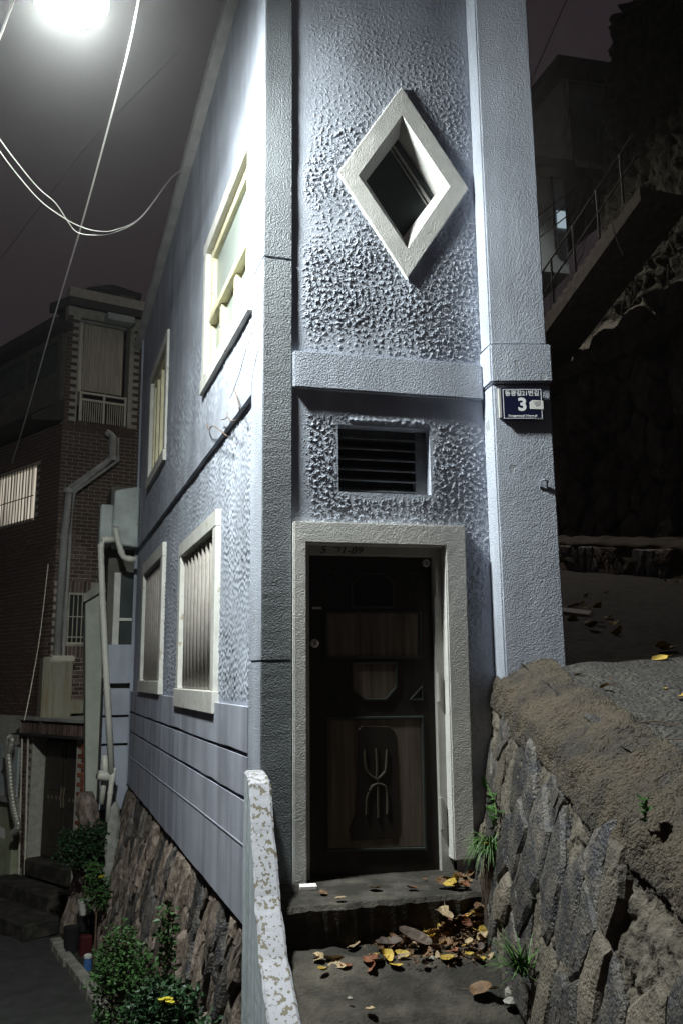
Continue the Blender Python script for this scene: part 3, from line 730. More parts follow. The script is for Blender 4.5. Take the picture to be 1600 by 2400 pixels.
# broken stub of the base, standing free beyond the pipes
Fa = Frame(A+dl*7.62, nl, -dl)
sx, _ = Fa.m(216, 1800, .3)
r = random.Random(5); rings = []
for i in range(15):
    t = i/14; z = GZ + (1.9)*t; rad = .24-.10*t + (0 if i < 14 else -.06)
    c0 = Fa.p(sx+.04*sin(i), -.15, z)
    rings.append([c0 + (nl*cos(a)*rad*r.uniform(.8, 1.2) + dl*sin(a)*rad*r.uniform(.8, 1.2)) for a in [2*pi*k/10 for k in range(10)]])
b = MB(); b.quadring(rings); tag(b.build('rock_stub', m_stone_br), 'upright rough stone stub beside the brick entrance and the white pipes', 'stone')

# ================================================================== ALLEY
o = lumpy('alley_ground', lambda u, v, g: Vector((-32+66*u, -2.5+47*v, GZ-.02)), 20, 20, m_alley, amp=0); tag(o, kind='structure'); o.name = 'ground'
o = lumpy('alley_road', lambda u, v, g: Vector((-9+8.6*u, 2+22*v, GZ+.004+g)), 120, 200, m_alley, amp=.008, lo=.02, hi=.2, seed=9); tag(o, 'dark asphalt alley below the house', kind='structure')

# ================================================================== PIPES AND ANNEX AT THE FAR END
annex = thing('annex', Fa.p(.2, 0, GZ), 'narrow grey rendered extension with a slit window behind the side wall', 'annex')
x1 = .36
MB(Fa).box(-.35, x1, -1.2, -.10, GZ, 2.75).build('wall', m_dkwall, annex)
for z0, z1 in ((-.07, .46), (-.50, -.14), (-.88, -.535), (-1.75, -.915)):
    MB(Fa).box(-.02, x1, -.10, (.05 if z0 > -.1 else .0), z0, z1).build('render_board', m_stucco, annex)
MB(Fa).box(.185, .275, -.10, -.02, .462, 1.48).build('window_frame', m_cream_w, annex, bevel=.006)
MB(Fa).box(.0, .183, -.10, -.09, .462, 1.48).build('window_pane', m_glass, annex)
MB(Fa).box(.0, .183, -.088, -.07, .80, .84).build('window_rail', m_cream_w, annex)
tank = thing('concrete_tank', Fa.p(.25, .2, 1.8), 'pale blocky concrete tank jutting from the wall above the white pipes', 'tank')
b = MB(Fa)
b.quadring([[Fa.p(*q) for q in ((.0, -.1, 1.82), (.34, -.1, 1.82), (.36, .35, 1.84), (.0, .35, 1.80))], [Fa.p(*q) for q in ((.0, -.1, 2.66), (.36, -.1, 2.60), (.34, .35, 2.60), (.0, .35, 2.68))]])
b.box(.343, .52, -.3, .22, 1.86, 2.42); b.build('tank_body', m_tank, tank, bevel=.02)
gw_ = thing('garden_wall', Fa.p(.5, -.6, GZ), 'grey rendered side wall with a sloping top beside the brick entrance', 'wall')
gp_ = [Fa.m(px, py, -.6) for px, py in ((262, 2150), (262, 1366), (238, 1368), (200, 1394), (200, 1850), (196, 2150))]
MB(Fa).slab(gp_, -1.15, -.6).build('wall', m_greyst, gw_, bevel=.01)
MB(Fa).slab([Fa.m(px, py, -.52) for px, py in ((262, 1366), (238, 1367), (196, 1393), (196, 1412), (238, 1387), (262, 1385))], -.62, -.52).build('wall_coping', m_conc, gw_)
def pipe(name, pts, rad, y, m_, label, group=None, n=12, collars=()):
    w = []
    for q in pts:
        yy = q[2] if len(q) > 2 else y
        x, z = Fa.m(q[0], q[1], yy); w.append(Fa.p(x, yy, z))
    t = thing(name, w[-1], label, 'pipe', group)
    P_ = []
    for i in range(len(w)):       # round the elbows
        if 0 < i < len(w)-1:
            a = w[i] + (w[i-1]-w[i]).normalized()*min(rad*1.8, (w[i-1]-w[i]).length*.45); c = w[i] + (w[i+1]-w[i]).normalized()*min(rad*1.8, (w[i+1]-w[i]).length*.45)
            for k in range(5): s = k/4; P_.append(a*(1-s)**2 + w[i]*2*s*(1-s) + c*s*s)
        else: P_.append(w[i])
    MB().tube(P_, rad, n).build('pipe_body', m_, t, smooth=True)
    for i in range(1, len(w)-1):
        for o_ in ((w[i-1]-w[i]).normalized(), (w[i+1]-w[i]).normalized()):
            c = w[i]+o_*rad*1.9; MB().tube([c-o_*rad*.25, c+o_*rad*.7], rad*1.16, n).build('collar', m_, t, smooth=False)
    return t, w
pipe('drain_pipe', ((268, 1265), (236, 1265), (240, 1400), (250, 1600), (262, 1812)), .042, .42, m_pvc, 'tall cream drain pipe bent at its top, leaning along the grey wall')
pipe('drain_pipe', ((272, 1238, .36), (272, 1250, .48), (288, 1308, .46), (318, 1312, .45)), .040, .42, m_pvc, 'short white elbow pipe between the concrete tank and the side wall')
pipe('drain_pipe', ((246, 1770), (246, 1815), (238, 1885)), .042, .30, m_pvc, 'left short white pipe running down into the ground from the pipe joint', None)
pipe('drain_pipe', ((268, 1800), (260, 1845), (252, 1925)), .034, .42, m_pvc, 'right thin white pipe running down into the ground from the pipe joint', None)
x, z = Fa.m(252, 1818, .40); jt = MB()
jt.tube([Fa.p(x-.06, .36, z), Fa.p(x+.02, .40, z-.02), Fa.p(x+.12, .44, z+.02)], .06, 12); tag(jt.build('pipe_joint', m_pvc, smooth=True), 'white plastic junction where the drain pipes meet', 'pipe joint')
r = random.Random(6); mp_ = [Fa.p(*((lambda q: (q[0], .50, q[1]))(Fa.m(px, py, .50)))) for px, py in ((272, 1880), (266, 1930), (262, 1985), (255, 2040), (248, 2100))]
b = MB(); b.quadring([[p_ + nl*(ra*cos(w)*r.uniform(.75, 1.25)) + dl*(-ra*.6*sin(w)*r.uniform(.75, 1.25)) for w in [2*pi*k/9 for k in range(9)]] for p_, ra in zip(smooth_pts(mp_, 3), (.02, .05, .07, .085, .08, .085, .09, .08, .07, .06, .05, .03, .02))])
tag(b.build('mortar_patch', m_conc), 'pale mortar ridge running down the rubble base below the pipes', 'mortar')

# ================================================================== BRICK HOUSE ACROSS THE END OF THE ALLEY
QC = Vector((-4.804, 14.21, 0)); dR = heading(60); nR = Vector((.5, -.866, 0)); dL = heading(-47); nL = Vector((-dL.y, dL.x, 0))
FR = Frame(QC, dR, nR); FB = Frame(QC, dL, nL)
SC = Vector((-3.792, 12.956, 0)); FS = Frame(SC, dL, nL)
bh = thing('brick_house', (QC.x, QC.y, GZ), 'dark red brick house with a balcony and barred windows at the end of the alley', 'house')
def pj(q):
    z = q.dot(FW); return 800+FPX*q.dot(RT)/z, 1200-FPX*q.dot(UP)/z
bricks = []      # (frame, x, z, upright, colour key, distance)
def course(fr, x0, x1, z0, z1, holes=(), kind=0):
    k = 0; z = z0
    while z + .057 <= z1 + .001:
        x = x0 - (.10 if k % 2 else 0)
        while x < x1:
            a, c = max(x, x0), min(x+.19, x1)
            if c-a > .05 and not any(a < h[1]-.01 and c > h[0]+.01 and z < h[3]-.01 and z+.057 > h[2]+.01 for h in holes): bricks.append((fr, a, c, z, z+.057, kind))
            x += .20
        z += .067; k += 1
def soldiers(fr, x0, x1, z0, z1, kind=0):
    x = x0
    while x+.06 <= x1: bricks.append((fr, x, x+.056, z0, z1, kind)); x += .067
BW = (.12, .60, .56, 1.42); BAL = (.22, 1.12, 4.42, 6.35)
SOL1, SOL2 = (.08, .66, 1.43, 1.62), (.08, .66, .34, .53)
course(FR, 0, 1.75, -.60, 6.42, (BW, BAL, SOL1, SOL2)); soldiers(FR, *SOL1); soldiers(FR, *SOL2)
LW = (.86, 2.6, 2.76, 3.78); LW2 = (2.05, 2.9, .62, 1.28)
course(FB, .02, 2.9, -.60, 4.35, (LW, LW2)); 
# backing walls, with mortar showing between the bricks
def wall_with_hole(fr, x0, x1, z0, z1, holes, m_, name='facade'):
    b = MB(fr); xs_ = sorted({x0, x1, *[v for h_ in holes for v in h_[:2]]}); zs_ = sorted({z0, z1, *[v for h_ in holes for v in h_[2:]]})
    xs_ = [v for v in xs_ if x0 <= v <= x1]; zs_ = [v for v in zs_ if z0 <= v <= z1]
    for i in range(len(xs_)-1):
        for j in range(len(zs_)-1):
            cx_, cz_ = .5*(xs_[i]+xs_[i+1]), .5*(zs_[j]+zs_[j+1])
            if not any(h_[0] < cx_ < h_[1] and h_[2] < cz_ < h_[3] for h_ in holes): b.box(xs_[i], xs_[i+1], -.28, -.010, zs_[j], zs_[j+1])
    return b.build(name, m_, bh)
wall_with_hole(FR, 0, 1.75, -1.2, 6.9, (BW, BAL), m_mortar)
wall_with_hole(FB, .0, 3.6, -1.2, 4.36, (LW, LW2), m_mortar)
MB(FR).box(.05, 1.75, -1.2, -.95, -1.2, 6.9).build('rear_wall', m_black, bh)
MB(FB).box(.5, 3.6, -1.0, -.75, -1.2, 4.36).build('rear_wall', m_black, bh)
# barred window on the right face
def barred(fr, rect, nv, zh, mbar, glass, label=None, depth=-.14):
    x0, x1, z0, z1 = rect; b = MB(fr); t = .025
    b.box(x0, x1, -.2, -.02, z1-t, z1); b.box(x0, x1, -.2, .015, z0, z0+t*1.4); b.box(x0, x0+t, -.2, -.02, z0+t*1.4, z1-t); b.box(x1-t*2, x1, -.2, -.02, z0+t*1.4, z1-t)
    wf = b.build('window', m_rail, bh)
    MB(fr).box(x0+.01, x1-.01, depth-.02, depth, z0+.01, z1-.01).build('window_pane', glass, wf)
    for i in range(nv):
        x = x0+t + (i+.5)*(x1-x0-2*t)/nv; MB().tube([fr.p(x, .03, z0-.02), fr.p(x, .03, z1)], .0075, 6).build('bar', mbar, wf)
    for z in zh: MB(fr).box(x0, x1, .022, .030, z-.008, z+.008).build('cross_bar', mbar, wf)
    return wf
barred(FR, BW, 6, (1.02, .68), m_rail, m_glass)
MB(FR).box(.10, .24, .01, .07, .95, 1.12).build('meter_box', m_bucket, bh)
barred(FB, LW, 15, (3.2,), m_cable_dk, m_lit, depth=-.10)
barred(FB, LW2, 7, (), m_rail, m_glass)
# balcony: corrugated screen, side sheet, railing
b = MB(); n = 17; prof = []
xa, xb, za, zb = .27, .98, 4.98, 6.22
prof = [(xa+(xb-xa)*i/(n*4), .05+.022*sin(2*pi*i/4)) for i in range(n*4+1)]
V = [FR.p(x, y, z) for z in (za, zb) for x, y in prof] + [FR.p(x, y-.004, z) for z in (za, zb) for x, y in prof]; m_ = len(prof)
F = [(i, i+1, m_+i+1, m_+i) for i in range(m_-1)] + [(2*m_+i, 3*m_+i, 3*m_+i+1, 2*m_+i+1) for i in range(m_-1)]
raw('corrugated_screen', V, F, m_corr, bh)
MB(FR).box(.20, .262, .02, .06, 4.95, 6.25).build('screen_edge', m_corr, bh); MB(FR).box(.19, 1.02, .0, .09, 6.23, 6.27).build('screen_cap', m_conc, bh)
b = MB(FR); 
for z in (4.92, 4.80): b.box(.25, 1.06, .03, .06, z, z+.035)
for x in (.25, .66, 1.04): b.box(x, x+.035, .028, .062, 4.42, 4.96)
rl = b.build('balcony_railing', m_rail, bh)
for i in range(20):
    x = .29+i*.0375
    if abs(x-.675) > .03: MB(FR).box(x, x+.012, .04, .05, 4.42, 4.80).build('baluster', m_rail, rl)
soldiers(FR, .0, 1.3, 4.225, 4.415)
# upper storey on the left face, eaves and roofs
MB(FB).box(.14, 4.6, -.45, .02, 4.78, 6.05).build('upper_wall', m_dkwall, bh)
for x0_ in (.3, 1.5, 2.7): MB(FB).box(x0_, x0_+1.0, .0, .035, 5.35, 5.92).build('window_pane', m_teal, bh)
MB(FB).box(-.02, 4.6, -1.2, .30, 6.06, 6.22).build('eave', m_roof, bh)
b = MB(FB); b.quadring([[FB.p(x, .55, 4.30), FB.p(x, .58, 4.36), FB.p(x, -.1, 4.86), FB.p(x, -.1, 4.42)] for x in (.0, 4.6)]); b.build('tiled_awning', m_roof, bh)
b = MB(FR); b.quadring([[FR.p(x, .30, 6.44), FR.p(x, .30, 6.58), FR.p(x, -1.6, 7.2), FR.p(x, -1.6, 7.0)] for x in (-.05, 2.4)]); b.build('roof', m_roof, bh)
MB(FR).box(.62, 1.1, .04, .30, 6.30, 6.42).build('balcony_ceiling', m_tank, bh)
# roof top hut
ro = at_dist(255, 700, 16.3); Fh = Frame((ro.x, ro.y, 0), heading(72), Vector((heading(72).y, -heading(72).x, 0)))
zc = ro.z; hut = thing('rooftop_hut', (ro.x, ro.y, zc-.5), 'small dark hut with a pyramid roof standing on the brick house', 'hut')
MB(Fh).box(-.16, .52, -.8, 0, zc-.6, zc+.12).build('wall', m_dkwall, hut)
b = MB(Fh); b.quadring([[Fh.p(-.42, .15, zc+.12), Fh.p(.62, .15, zc+.12), Fh.p(.62, -.9, zc+.12), Fh.p(-.42, -.9, zc+.12)], [Fh.p(.02, -.3, zc+.45), Fh.p(.12, -.3, zc+.45), Fh.p(.12, -.4, zc+.45), Fh.p(.02, -.4, zc+.45)]]); b.build('roof', m_roof, hut)
MB(Fh).box(-.42, -.30, .0, .08, zc-.55, zc-.05).build('post', m_roof, hut); MB(Fh).box(-.46, .2, .0, .16, zc-.03, zc+.05).build('lower_eave', m_roof, hut)
# brick porch round the double door
holes = ((.28, 1.62, GZ, -.86),)
course(FS, .02, 2.05, -2.9, -.88, ((.26, 1.60, -3.5, -.86),), 0)
for i, q in enumerate(bricks):
    if q[0] is FS and q[2] < .27: bricks[i] = (*q[:5], 1)
soldiers(FS, .0, 2.06, -.855, -.665, 0)
b = MB(FS); b.box(0, .26, -.9, -.010, GZ, -.86); b.box(1.60, 2.06, -.9, -.010, GZ, -.86); b.box(0, 2.06, -.9, -.010, -.86, -.64); b.build('porch_wall', m_mortar, bh)
MB(FS).box(-.03, 2.10, -1.4, .05, -.655, -.60).build('porch_slab', m_conc, bh, bevel=.006)
MB(FS).box(-.05, 2.10, -.02, .12, -.88, -.862).build('drip_plate', m_roof, bh)
b = MB(FS); b.box(.26, 1.60, -.32, -.26, -2.74, -.88); gf_ = b.build('door_frame', m_black, bh)
for x0_, x1_ in ((.30, .90), (.94, 1.56)):
    dd = MB(FS).box(x0_, x1_, -.255, -.215, -2.72, -.98).build('door', m_gate, bh)
    for z0_, z1_ in ((-2.55, -1.92), (-1.72, -1.05)):
        MB(FS).box(x0_+.09, x1_-.09, -.215, -.205, z0_, z1_).build('door_panel', m_gate, dd, bevel=.004)
    for k in range(4): MB(FS).box(x0_+.08+k*.12, x0_+.13+k*.12, -.215, -.209, -1.85, -1.80).build('door_plate', m_brass, dd)
    MB(FS).tube([FS.p((.88 if x0_ < .5 else .96), -.19, -1.95), FS.p((.88 if x0_ < .5 else .96), -.175, -1.82), FS.p((.88 if x0_ < .5 else .96), -.19, -1.65)], .010, 6).build('handle', m_brass, dd)
MB(FS).box(.26, 1.60, -.25, .06, -2.95, -2.74).build('threshold', m_step, bh)
# concrete chute and rust stains above the porch
x0, z1 = FR.m(100, 1540, .25); x1, z0 = FR.m(163, 1680, .25)
ch = thing('concrete_chute', FR.p(x0, .2, z0), 'pale concrete box with rust streaks standing on the porch roof', 'concrete box')
b = MB(FR); b.box(x0, x1, .0, .34, z0-.1, z1); b.build('box_body', m_conc_rust, ch, bevel=.02, seg=2)
MB(FR).box(x0+.10, x1+.015, .02, .37, z1-.09, z1+.02).build('box_lid', m_rail, ch, bevel=.02, seg=2)
x2, z2 = FR.m(195, 1650, .2); MB(FR).box(x1+.005, x2, .0, .22, z2-.15, z2+.06).build('low_block', m_conc_rust, ch)
# great drain pipe on the brick corner
pp = [FR.p(*((lambda q: (q[0], .16, q[1]))(FR.m(px, py, .16)))) for px, py in ((248, 1012), (264, 1022), (264, 1075), (160, 1150), (150, 1260), (133, 1545))]
gp = thing('drain_pipe', pp[-1], 'thick grey drain pipe zigzagging down the brick house', 'pipe')
MB().tube(smooth_pts([pp[0], pp[1]], 3)[:-1] + [pp[1], pp[2]-Z*0+Z*.03, pp[2]+(pp[3]-pp[2])*.05, pp[3]+(pp[2]-pp[3])*.04, pp[3]-Z*.05, pp[4], pp[5]], .062, 14).build('pipe_body', m_pipe_grey, gp, smooth=True)
for c in (pp[2], pp[3], pp[4], (pp[2]+pp[3])*.5): MB().tube([c+Vector((0, 0, .04)), c-Vector((0, 0, .04))], .074, 14).build('collar', m_pipe_grey, gp)
q2 = [p + dR*.10 - Z*.02 for p in pp[1:]]; gp2 = thing('drain_pipe', q2[-1], 'thin grey pipe running beside the thick drain pipe', 'pipe'); MB().tube(q2, .028, 8).build('pipe_body', m_pipe_grey, gp2, smooth=False)
# ---- the bricks themselves: the 300 that show largest as parts, the others as one
base_me = {}
def brick_mesh(w, h, kind):
    key = (round(w, 2), round(h, 2), kind)
    if key not in base_me:
        b = MB(); e = .004
        b.quadring([[Vector((0, -.05, 0)), Vector((w, -.05, 0)), Vector((w, -.05, h)), Vector((0, -.05, h))], [Vector((0, -.003, 0)), Vector((w, -.003, 0)), Vector((w, -.003, h)), Vector((0, -.003, h))],
                    [Vector((e, .0, e)), Vector((w-e, .0, e)), Vector((w-e, .0, h-e)), Vector((e, .0, h-e))]])
        o = b.build('brick', m_brick_or if kind else m_brick); base_me[key] = o.data; bpy.data.objects.remove(o)
    return base_me[key]
seen, hid = [], []
for q in bricks:
    c = q[0].p(.5*(q[1]+q[2]), 0, .5*(q[3]+q[4])); px, py = pj(c)
    inv = -5 < px < 322 and 0 < py < 2400 and (px < 245 or py < 1160)
    (seen if inv else hid).append((-(1000 if q[5] else 0) - (200 if py > 1150 else 0) + c.length, q))
seen.sort(key=lambda t: t[0])
r = random.Random(2)
for _, q in seen[:298]:
    fr = q[0]; me = brick_mesh(q[2]-q[1], q[4]-q[3], q[5])
    o = bpy.data.objects.new('brick', me); link(o, bh)
    Mx = Matrix((fr.X, fr.Y, Z)).transposed().to_4x4(); Mx.translation = fr.p(q[1], r.uniform(-.003, .003), q[3]); o.matrix_basis = Mx
b = MB()
for _, q in seen[298:] + [h_ for h_ in hid if h_[1][1] < 2.5]:
    fr = q[0]; y = r.uniform(-.003, .003); b.fr = fr; b.box(q[1], q[2], -.04, y, q[3], q[4])
tag(b.build('brickwork', m_brick, bh), kind='stuff')

# porch steps, green plaster wall and duct
st_ = thing('entrance_steps', FS.p(.9, .4, GZ), 'two worn concrete steps in front of the double iron door', 'steps')
MB(FS).box(.10, 1.95, .0, .42, GZ, -3.0).build('step', m_step, st_, bevel=.02); MB(FS).box(-.25, 2.7, .42, .95, GZ, -3.2).build('step', m_step, st_, bevel=.02)
MB(FS).box(.26, 1.6, -.25, -.01, GZ, -2.95).build('step', m_step, st_)
pw = thing('plaster_wall', FS.p(2.5, .1, GZ), 'low yellow green plaster wall with torn paper beside the iron door', 'wall')
MB(FS).box(1.86, 4.5, -.1, .12, GZ, -1.92).build('wall', m_plast, pw); MB(FS).box(1.84, 4.5, -.1, .20, -1.92, -1.86).build('wall_ledge', m_conc, pw)
MB(FS).box(1.98, 4.5, -.3, .04, -1.86, -1.10).build('painted_panel', m_tank, pw)
MB(FS).slab([(2.1, -2.5), (2.35, -2.48), (2.33, -2.32), (2.12, -2.35)], .12, .124).build('torn_paper', m_white, pw)
dpts = [FS.p(*((lambda q: (q[0], .28, q[1]))(FS.m(px, py, .28)))) for px, py in ((6, 1765), (14, 1762), (26, 1742), (20, 1755), (22, 1800), (26, 1850), (34, 1900), (42, 1935), (30, 1955))]
dpts = [FS.p(*((lambda q: (q[0], .28, q[1]))(FS.m(px, py, .28)))) for px, py in ((14, 1770), (22, 1760), (28, 1738), (24, 1730), (18, 1748), (22, 1800), (26, 1850), (33, 1900), (42, 1938), (30, 1955))]
sp = smooth_pts(dpts, 6)
dc = thing('flexible_duct', sp[-1], 'ribbed metal flue pipe hanging on the wall left of the iron door', 'duct')
rings = []
b = MB()
for i in range(len(sp)-1):
    for k in range(3):
        p = sp[i]+(sp[i+1]-sp[i])*k/3; t = (sp[i+1]-sp[i]).normalized(); a = t.cross(FS.Y).normalized(); rad = .052 + (.006 if k == 1 else 0)
        rings.append([p + a*(rad*cos(w)) + FS.Y*(rad*sin(w)) for w in [2*pi*j/10 for j in range(10)]])
b.quadring(rings); b.build('duct_hose', m_alum, dc)
for px0, py0, px1, py1, nm in ((52, 1725, 44, 2050, 0), (66, 1725, 58, 2050, 1)):
    a = FS.p(*((lambda q: (q[0], .05, q[1]))(FS.m(px0, py0, .05)))); c = FS.p(*((lambda q: (q[0], .05, q[1]))(FS.m(px1, py1, .05))))
    MB().tube([a, c], .016, 6).build('conduit', m_rail, bh)

# ================================================================== CABLES
def cable(pts, rad, m_, label, sag=0, name='cable', n=6):
    w = [at_dist(px, py, D) for px, py, D in pts]; sp = smooth_pts(w, 8)
    return tag(MB().tube(sp, rad, 6).build(name, m_, smooth=True), label, 'cable')
cable(((330, -30, 4.6), (300, 120, 5.0), (245, 330, 6.0), (190, 530, 7.2), (125, 750, 9.0), (60, 980, 11.5), (28, 1085, 13.0)), .0066, m_cable, 'thick pale cable running from above the lamp down to the brick house')
cable(((-20, 300, 5.5), (40, 380, 5.9), (90, 440, 6.2), (130, 475, 6.4), (160, 520, 6.6), (180, 543, 6.7), (215, 550, 6.8), (265, 545, 7.0), (330, 510, 7.4), (400, 420, 8.0), (445, 386, 8.5)), .0038, m_cable, 'upper strand of the sagging cable pair that loops across the left sky')
cable(((-20, 328, 5.6), (40, 408, 6.0), (95, 470, 6.3), (150, 510, 6.5), (190, 531, 6.7), (230, 541, 6.8), (270, 538, 7.0), (330, 508, 7.4), (402, 416, 8.0), (447, 382, 8.5)), .0038, m_cable, 'lower strand of the sagging cable pair that loops across the left sky')
cable(((-20, 635, 12), (120, 450, 12.5), (240, 300, 13), (420, 120, 14)), .006, m_cable_dk, 'thin black wire crossing the left sky diagonally')
cable(((40, -20, 5), (0, 85, 5.4), (-30, 160, 5.6)), .008, m_cable, 'short pale cable at the top left corner beside the lamp glare')
cable(((1345, -40, 11), (1300, 60, 11.5), (1240, 200, 12.5), (1200, 300, 13)), .007, m_cable_dk, 'black wire slanting down the sky right of the house')
cable(((1418, 455, 7.0), (1430, 510, 7.0), (1444, 560, 7.0), (1459, 598, 7.0)), .0045, m_cable, 'loose pale wire end dangling in front of the dark cliff')
cable(((113, 1322, 13.4), (95, 1480, 13.2), (75, 1600, 13.0), (57, 1690, 12.9)), .007, m_rail, 'cream cord hanging slanted in front of the brick corner')
b = MB()
for line in (((905, 880, .03), (940, 1000, .05), (948, 1055, .03)), ((848, 1098, .03), (880, 1130, .05), (915, 1125, .04)), ((690, 1150, .03), (705, 1200, .04), (738, 1168, .06), (835, 1240, .05), (850, 1255, .03)), ((850, 1060, .02), (840, 1110, .04), (800, 1120, .03))):
    w = []
    for x, y, m_ in line: s, z = Fl.m(280+x*440/1478, 650+y*440/1478, m_); w.append(Fl.p(s, m_, z))
    b.tube(smooth_pts(w, 4), .004, 5)
tag(b.build('dry_vine_stems', m_twig), 'few dry vine stems clinging under the window on the side wall', 'vine')

# ================================================================== CLIFF SIDE RIGHT OF THE LANE
cd = Vector((-.34, .94, 0)).normalized(); cn = Vector((-cd.y, cd.x, 0))         # runs away from us; faces the lane
C0 = Vector((3.87, 14.57, 0)) - cd*6.5
FC = Frame(C0, cd, cn)
lowall = thing('low_stone_wall', (3.87, 14.57, road_z(14.57)), 'low rubble wall with a rounded mortar top along the far side of the lane', 'wall')
def lpos(u, v, n):
    q = FC.p(u, n+.02*sin(u*4), 0); q.z = road_z(q.y) - .08 + v; return q
def lcap(u_, s, g):
    u = u_*11
    if s < .5: q = lpos(u, s/.5*.56, g)
    else: a = (s-.5)/.5; q = lpos(u, .56 + .10*sin(a*pi*.55), -.75*a + g*.4); q.z += g*.5
    return q
lumpy('mortar_cap', lcap, 200, 36, m_mud, lowall, amp=.03, lo=.02, hi=.15, seed=33)
r = random.Random(12)
for c in voronoi(70, 11, .52, 1.5, 14, 1):
    if len(c) > 2 and r.random() < .8: stone('stone', c, lpos, .012, .05, m_slate if r.random() < .5 else m_stone_br, lowall, r)
cliff = thing('cliff_retaining_wall', FC.p(6, -.8, 1.7), 'tall dark rubble retaining wall rising behind the low wall', 'wall')
def kpos(u, v, n):
    q = FC.p(u, -.78 - .10*v*.6 + n + .10*sin(u*.9)+.06*sin(v*2), 0); q.z = 1.2+.18*(5.5-u)*-1*.0 + v + road_z(q.y)*.0; return q
lumpy('mortar_bed', lambda u, v, g: kpos(-1+14*u, -1.5+6.8*v, g-.02), 150, 90, m_rock_dk, cliff, amp=.07, lo=.02, hi=.2, seed=35)
for c in voronoi(190, 12, 5.2, 1.8, 17, 1):
    if len(c) > 2 and r.random() < .82: stone('stone', c, kpos, .03, r.uniform(.08, .16), m_rock_dk, cliff, r)
gh = grf(120, 160, .02, .14, 36)
def hpos(u, v, g):
    a = v
    q = FC.p(-3+10.6*u, -1.55-1.2*a + g*.7, 5.0 + 9.2*a); return q
o = lumpy('hillside', hpos, 160, 120, m_hill, amp=.10, lo=.03, hi=.35, seed=37); tag(o, kind='structure')
o = lumpy('hilltop', lambda u, v, g: FC.p(-3+10.6*u, -2.7-22*v, 14.2+3.5*v+g*2), 50, 40, m_hill, amp=.1, seed=38); tag(o, kind='structure')
# ledge, creepers
MBb = MB(); rings = []
for i in range(24):
    u = 1.5+.30*i; j = r.uniform(-.06, .06); z = 5.35+.02*i
    rings.append([FC.p(u, -.70+j, z-.2+j), FC.p(u, -.55+j, z), FC.p(u, -1.6, z+.15), FC.p(u, -1.6, z-.2)])
MBb.quadring(rings); MBb.build('stone_ledge', m_mud_dk, cliff)
b = MB()
for i in range(230):
    u, v = r.uniform(-2, 9), r.uniform(5.2, 13.5); n = r.uniform(-.1, .25); pts = []
    d = r.uniform(-.5, .5)
    for k in range(5):
        q = FC.p(u+d*k*.3+r.uniform(-.1, .1), -1.45-1.2*(v-5)/9.2+n*.6+r.uniform(-.05, .12), v); pts.append(q); v -= r.uniform(.2, .5)
    b.tube(pts, r.uniform(.006, .014), 4)
tag(b.build('creeper_stems', m_hill), 'bare creepers hanging over the dark slope above the cliff', 'creeper', kind='stuff')
# stair climbing along the cliff
def along(px, py, off): q = at_plane(px, py, FC.o + FC.Y*off, cn); return q
s0, s1 = along(1250, 790, -.15), along(1440, 520, -.15)
sta = thing('cliff_stairs', s0, 'dim stone stair climbing along the dark cliff right of the house', 'stairs')
dv_ = s1-s0; run = math.hypot(dv_.x, dv_.y); hd = Vector((dv_.x, dv_.y, 0))/run; nst = 15
Ft = Frame(s0, hd, cn)
for i in range(-3, nst):
    x0, x1 = run*i/nst, run*(i+1)/nst; z0 = dv_.z*i/nst; z1 = dv_.z*(i+1)/nst
    b = MB(); b.quadring([[Ft.p(x, y, s0.z*0+z) for x, z in ((x0, z0-.16), (x1+.03, z0+.05), (x1+.03, z1+.02), (x0, z1+.02))] for y in (-.8, .02)])
    for k in range(len(b.v)): b.v[k] = b.v[k]
    b.build('step', m_mud_dk, sta)
b = MB(); b.quadring([[Ft.p(run*-.3, y, dv_.z*-.3-.12), Ft.p(run*1.3, y, dv_.z*1.3-.12), Ft.p(run*1.3, y, dv_.z*1.3-.36), Ft.p(run*-.3, y, dv_.z*-.3-.36)] for y in (-.8, .10)]); b.build('stringer', m_mud_dk, sta)
b = MB()
for t_ in (.0, .28, .56, .84, 1.1):
    q = s0+dv_*t_; b.tube([q+Z*.1, q+Z*1.0], .022, 6)
for h_ in (.55, .98): b.tube([s0+dv_*-.2+Z*h_, s0+dv_*1.25+Z*h_], .018, 6)
b.build('railing', m_cable_dk, sta)
# house on the hill
hp = at_dist(1326, 300, 19.0); hx = heading(78); FHh = Frame((hp.x, hp.y, 0), hx, Vector((hx.y, -hx.x, 0)))
hz0, hz1 = at_dist(1326, 395, 19).z, at_dist(1326, 180, 19).z
hh = thing('hill_house', (hp.x, hp.y, hz0), 'dim pale house with a glazed balcony perched on the hill', 'house')
b = MB(); sd = heading(-18); o2 = Vector((hp.x, hp.y, 0))
b.prism([o2, o2+hx*2.2, o2+hx*2.2+sd*5, o2+sd*5], hz0, hz1); b.build('wall', m_hut, hh)
MB(FHh).box(.1, 1.15, .0, .05, hz0+.25, hz1-.1).build('balcony_frame', m_roof, hh)
for i in range(3): MB(FHh).box(.18+.34*i, .44+.34*i, .05, .065, hz0+.55, hz1-.35).build('window_pane', m_teal, hh)
b = MB(); rr_ = [o2-hx*.35-sd*.4, o2+hx*2.6-sd*.4, o2+hx*2.6+sd*5.4, o2-hx*.35+sd*5.4]; b.prism(rr_, hz1, hz1+.28); b.build('roof', m_roof, hh)
b = MB(); p1 = o2+sd*1.6; p2 = o2+sd*1.9; off = Vector((sd.y*-1, sd.x, 0))*.02; b.prism([p1, p2, p2+off, p1+off], hz0+.95, hz0+1.6); b.build('window', m_teal, hh)
b = MB(); b.prism([o2-hx*.2-sd*.1, o2+hx*2-sd*.1, o2+hx*2+sd*5, o2-hx*.2+sd*5], hz0-.25, hz0); b.build('floor_slab', m_roof, hh)
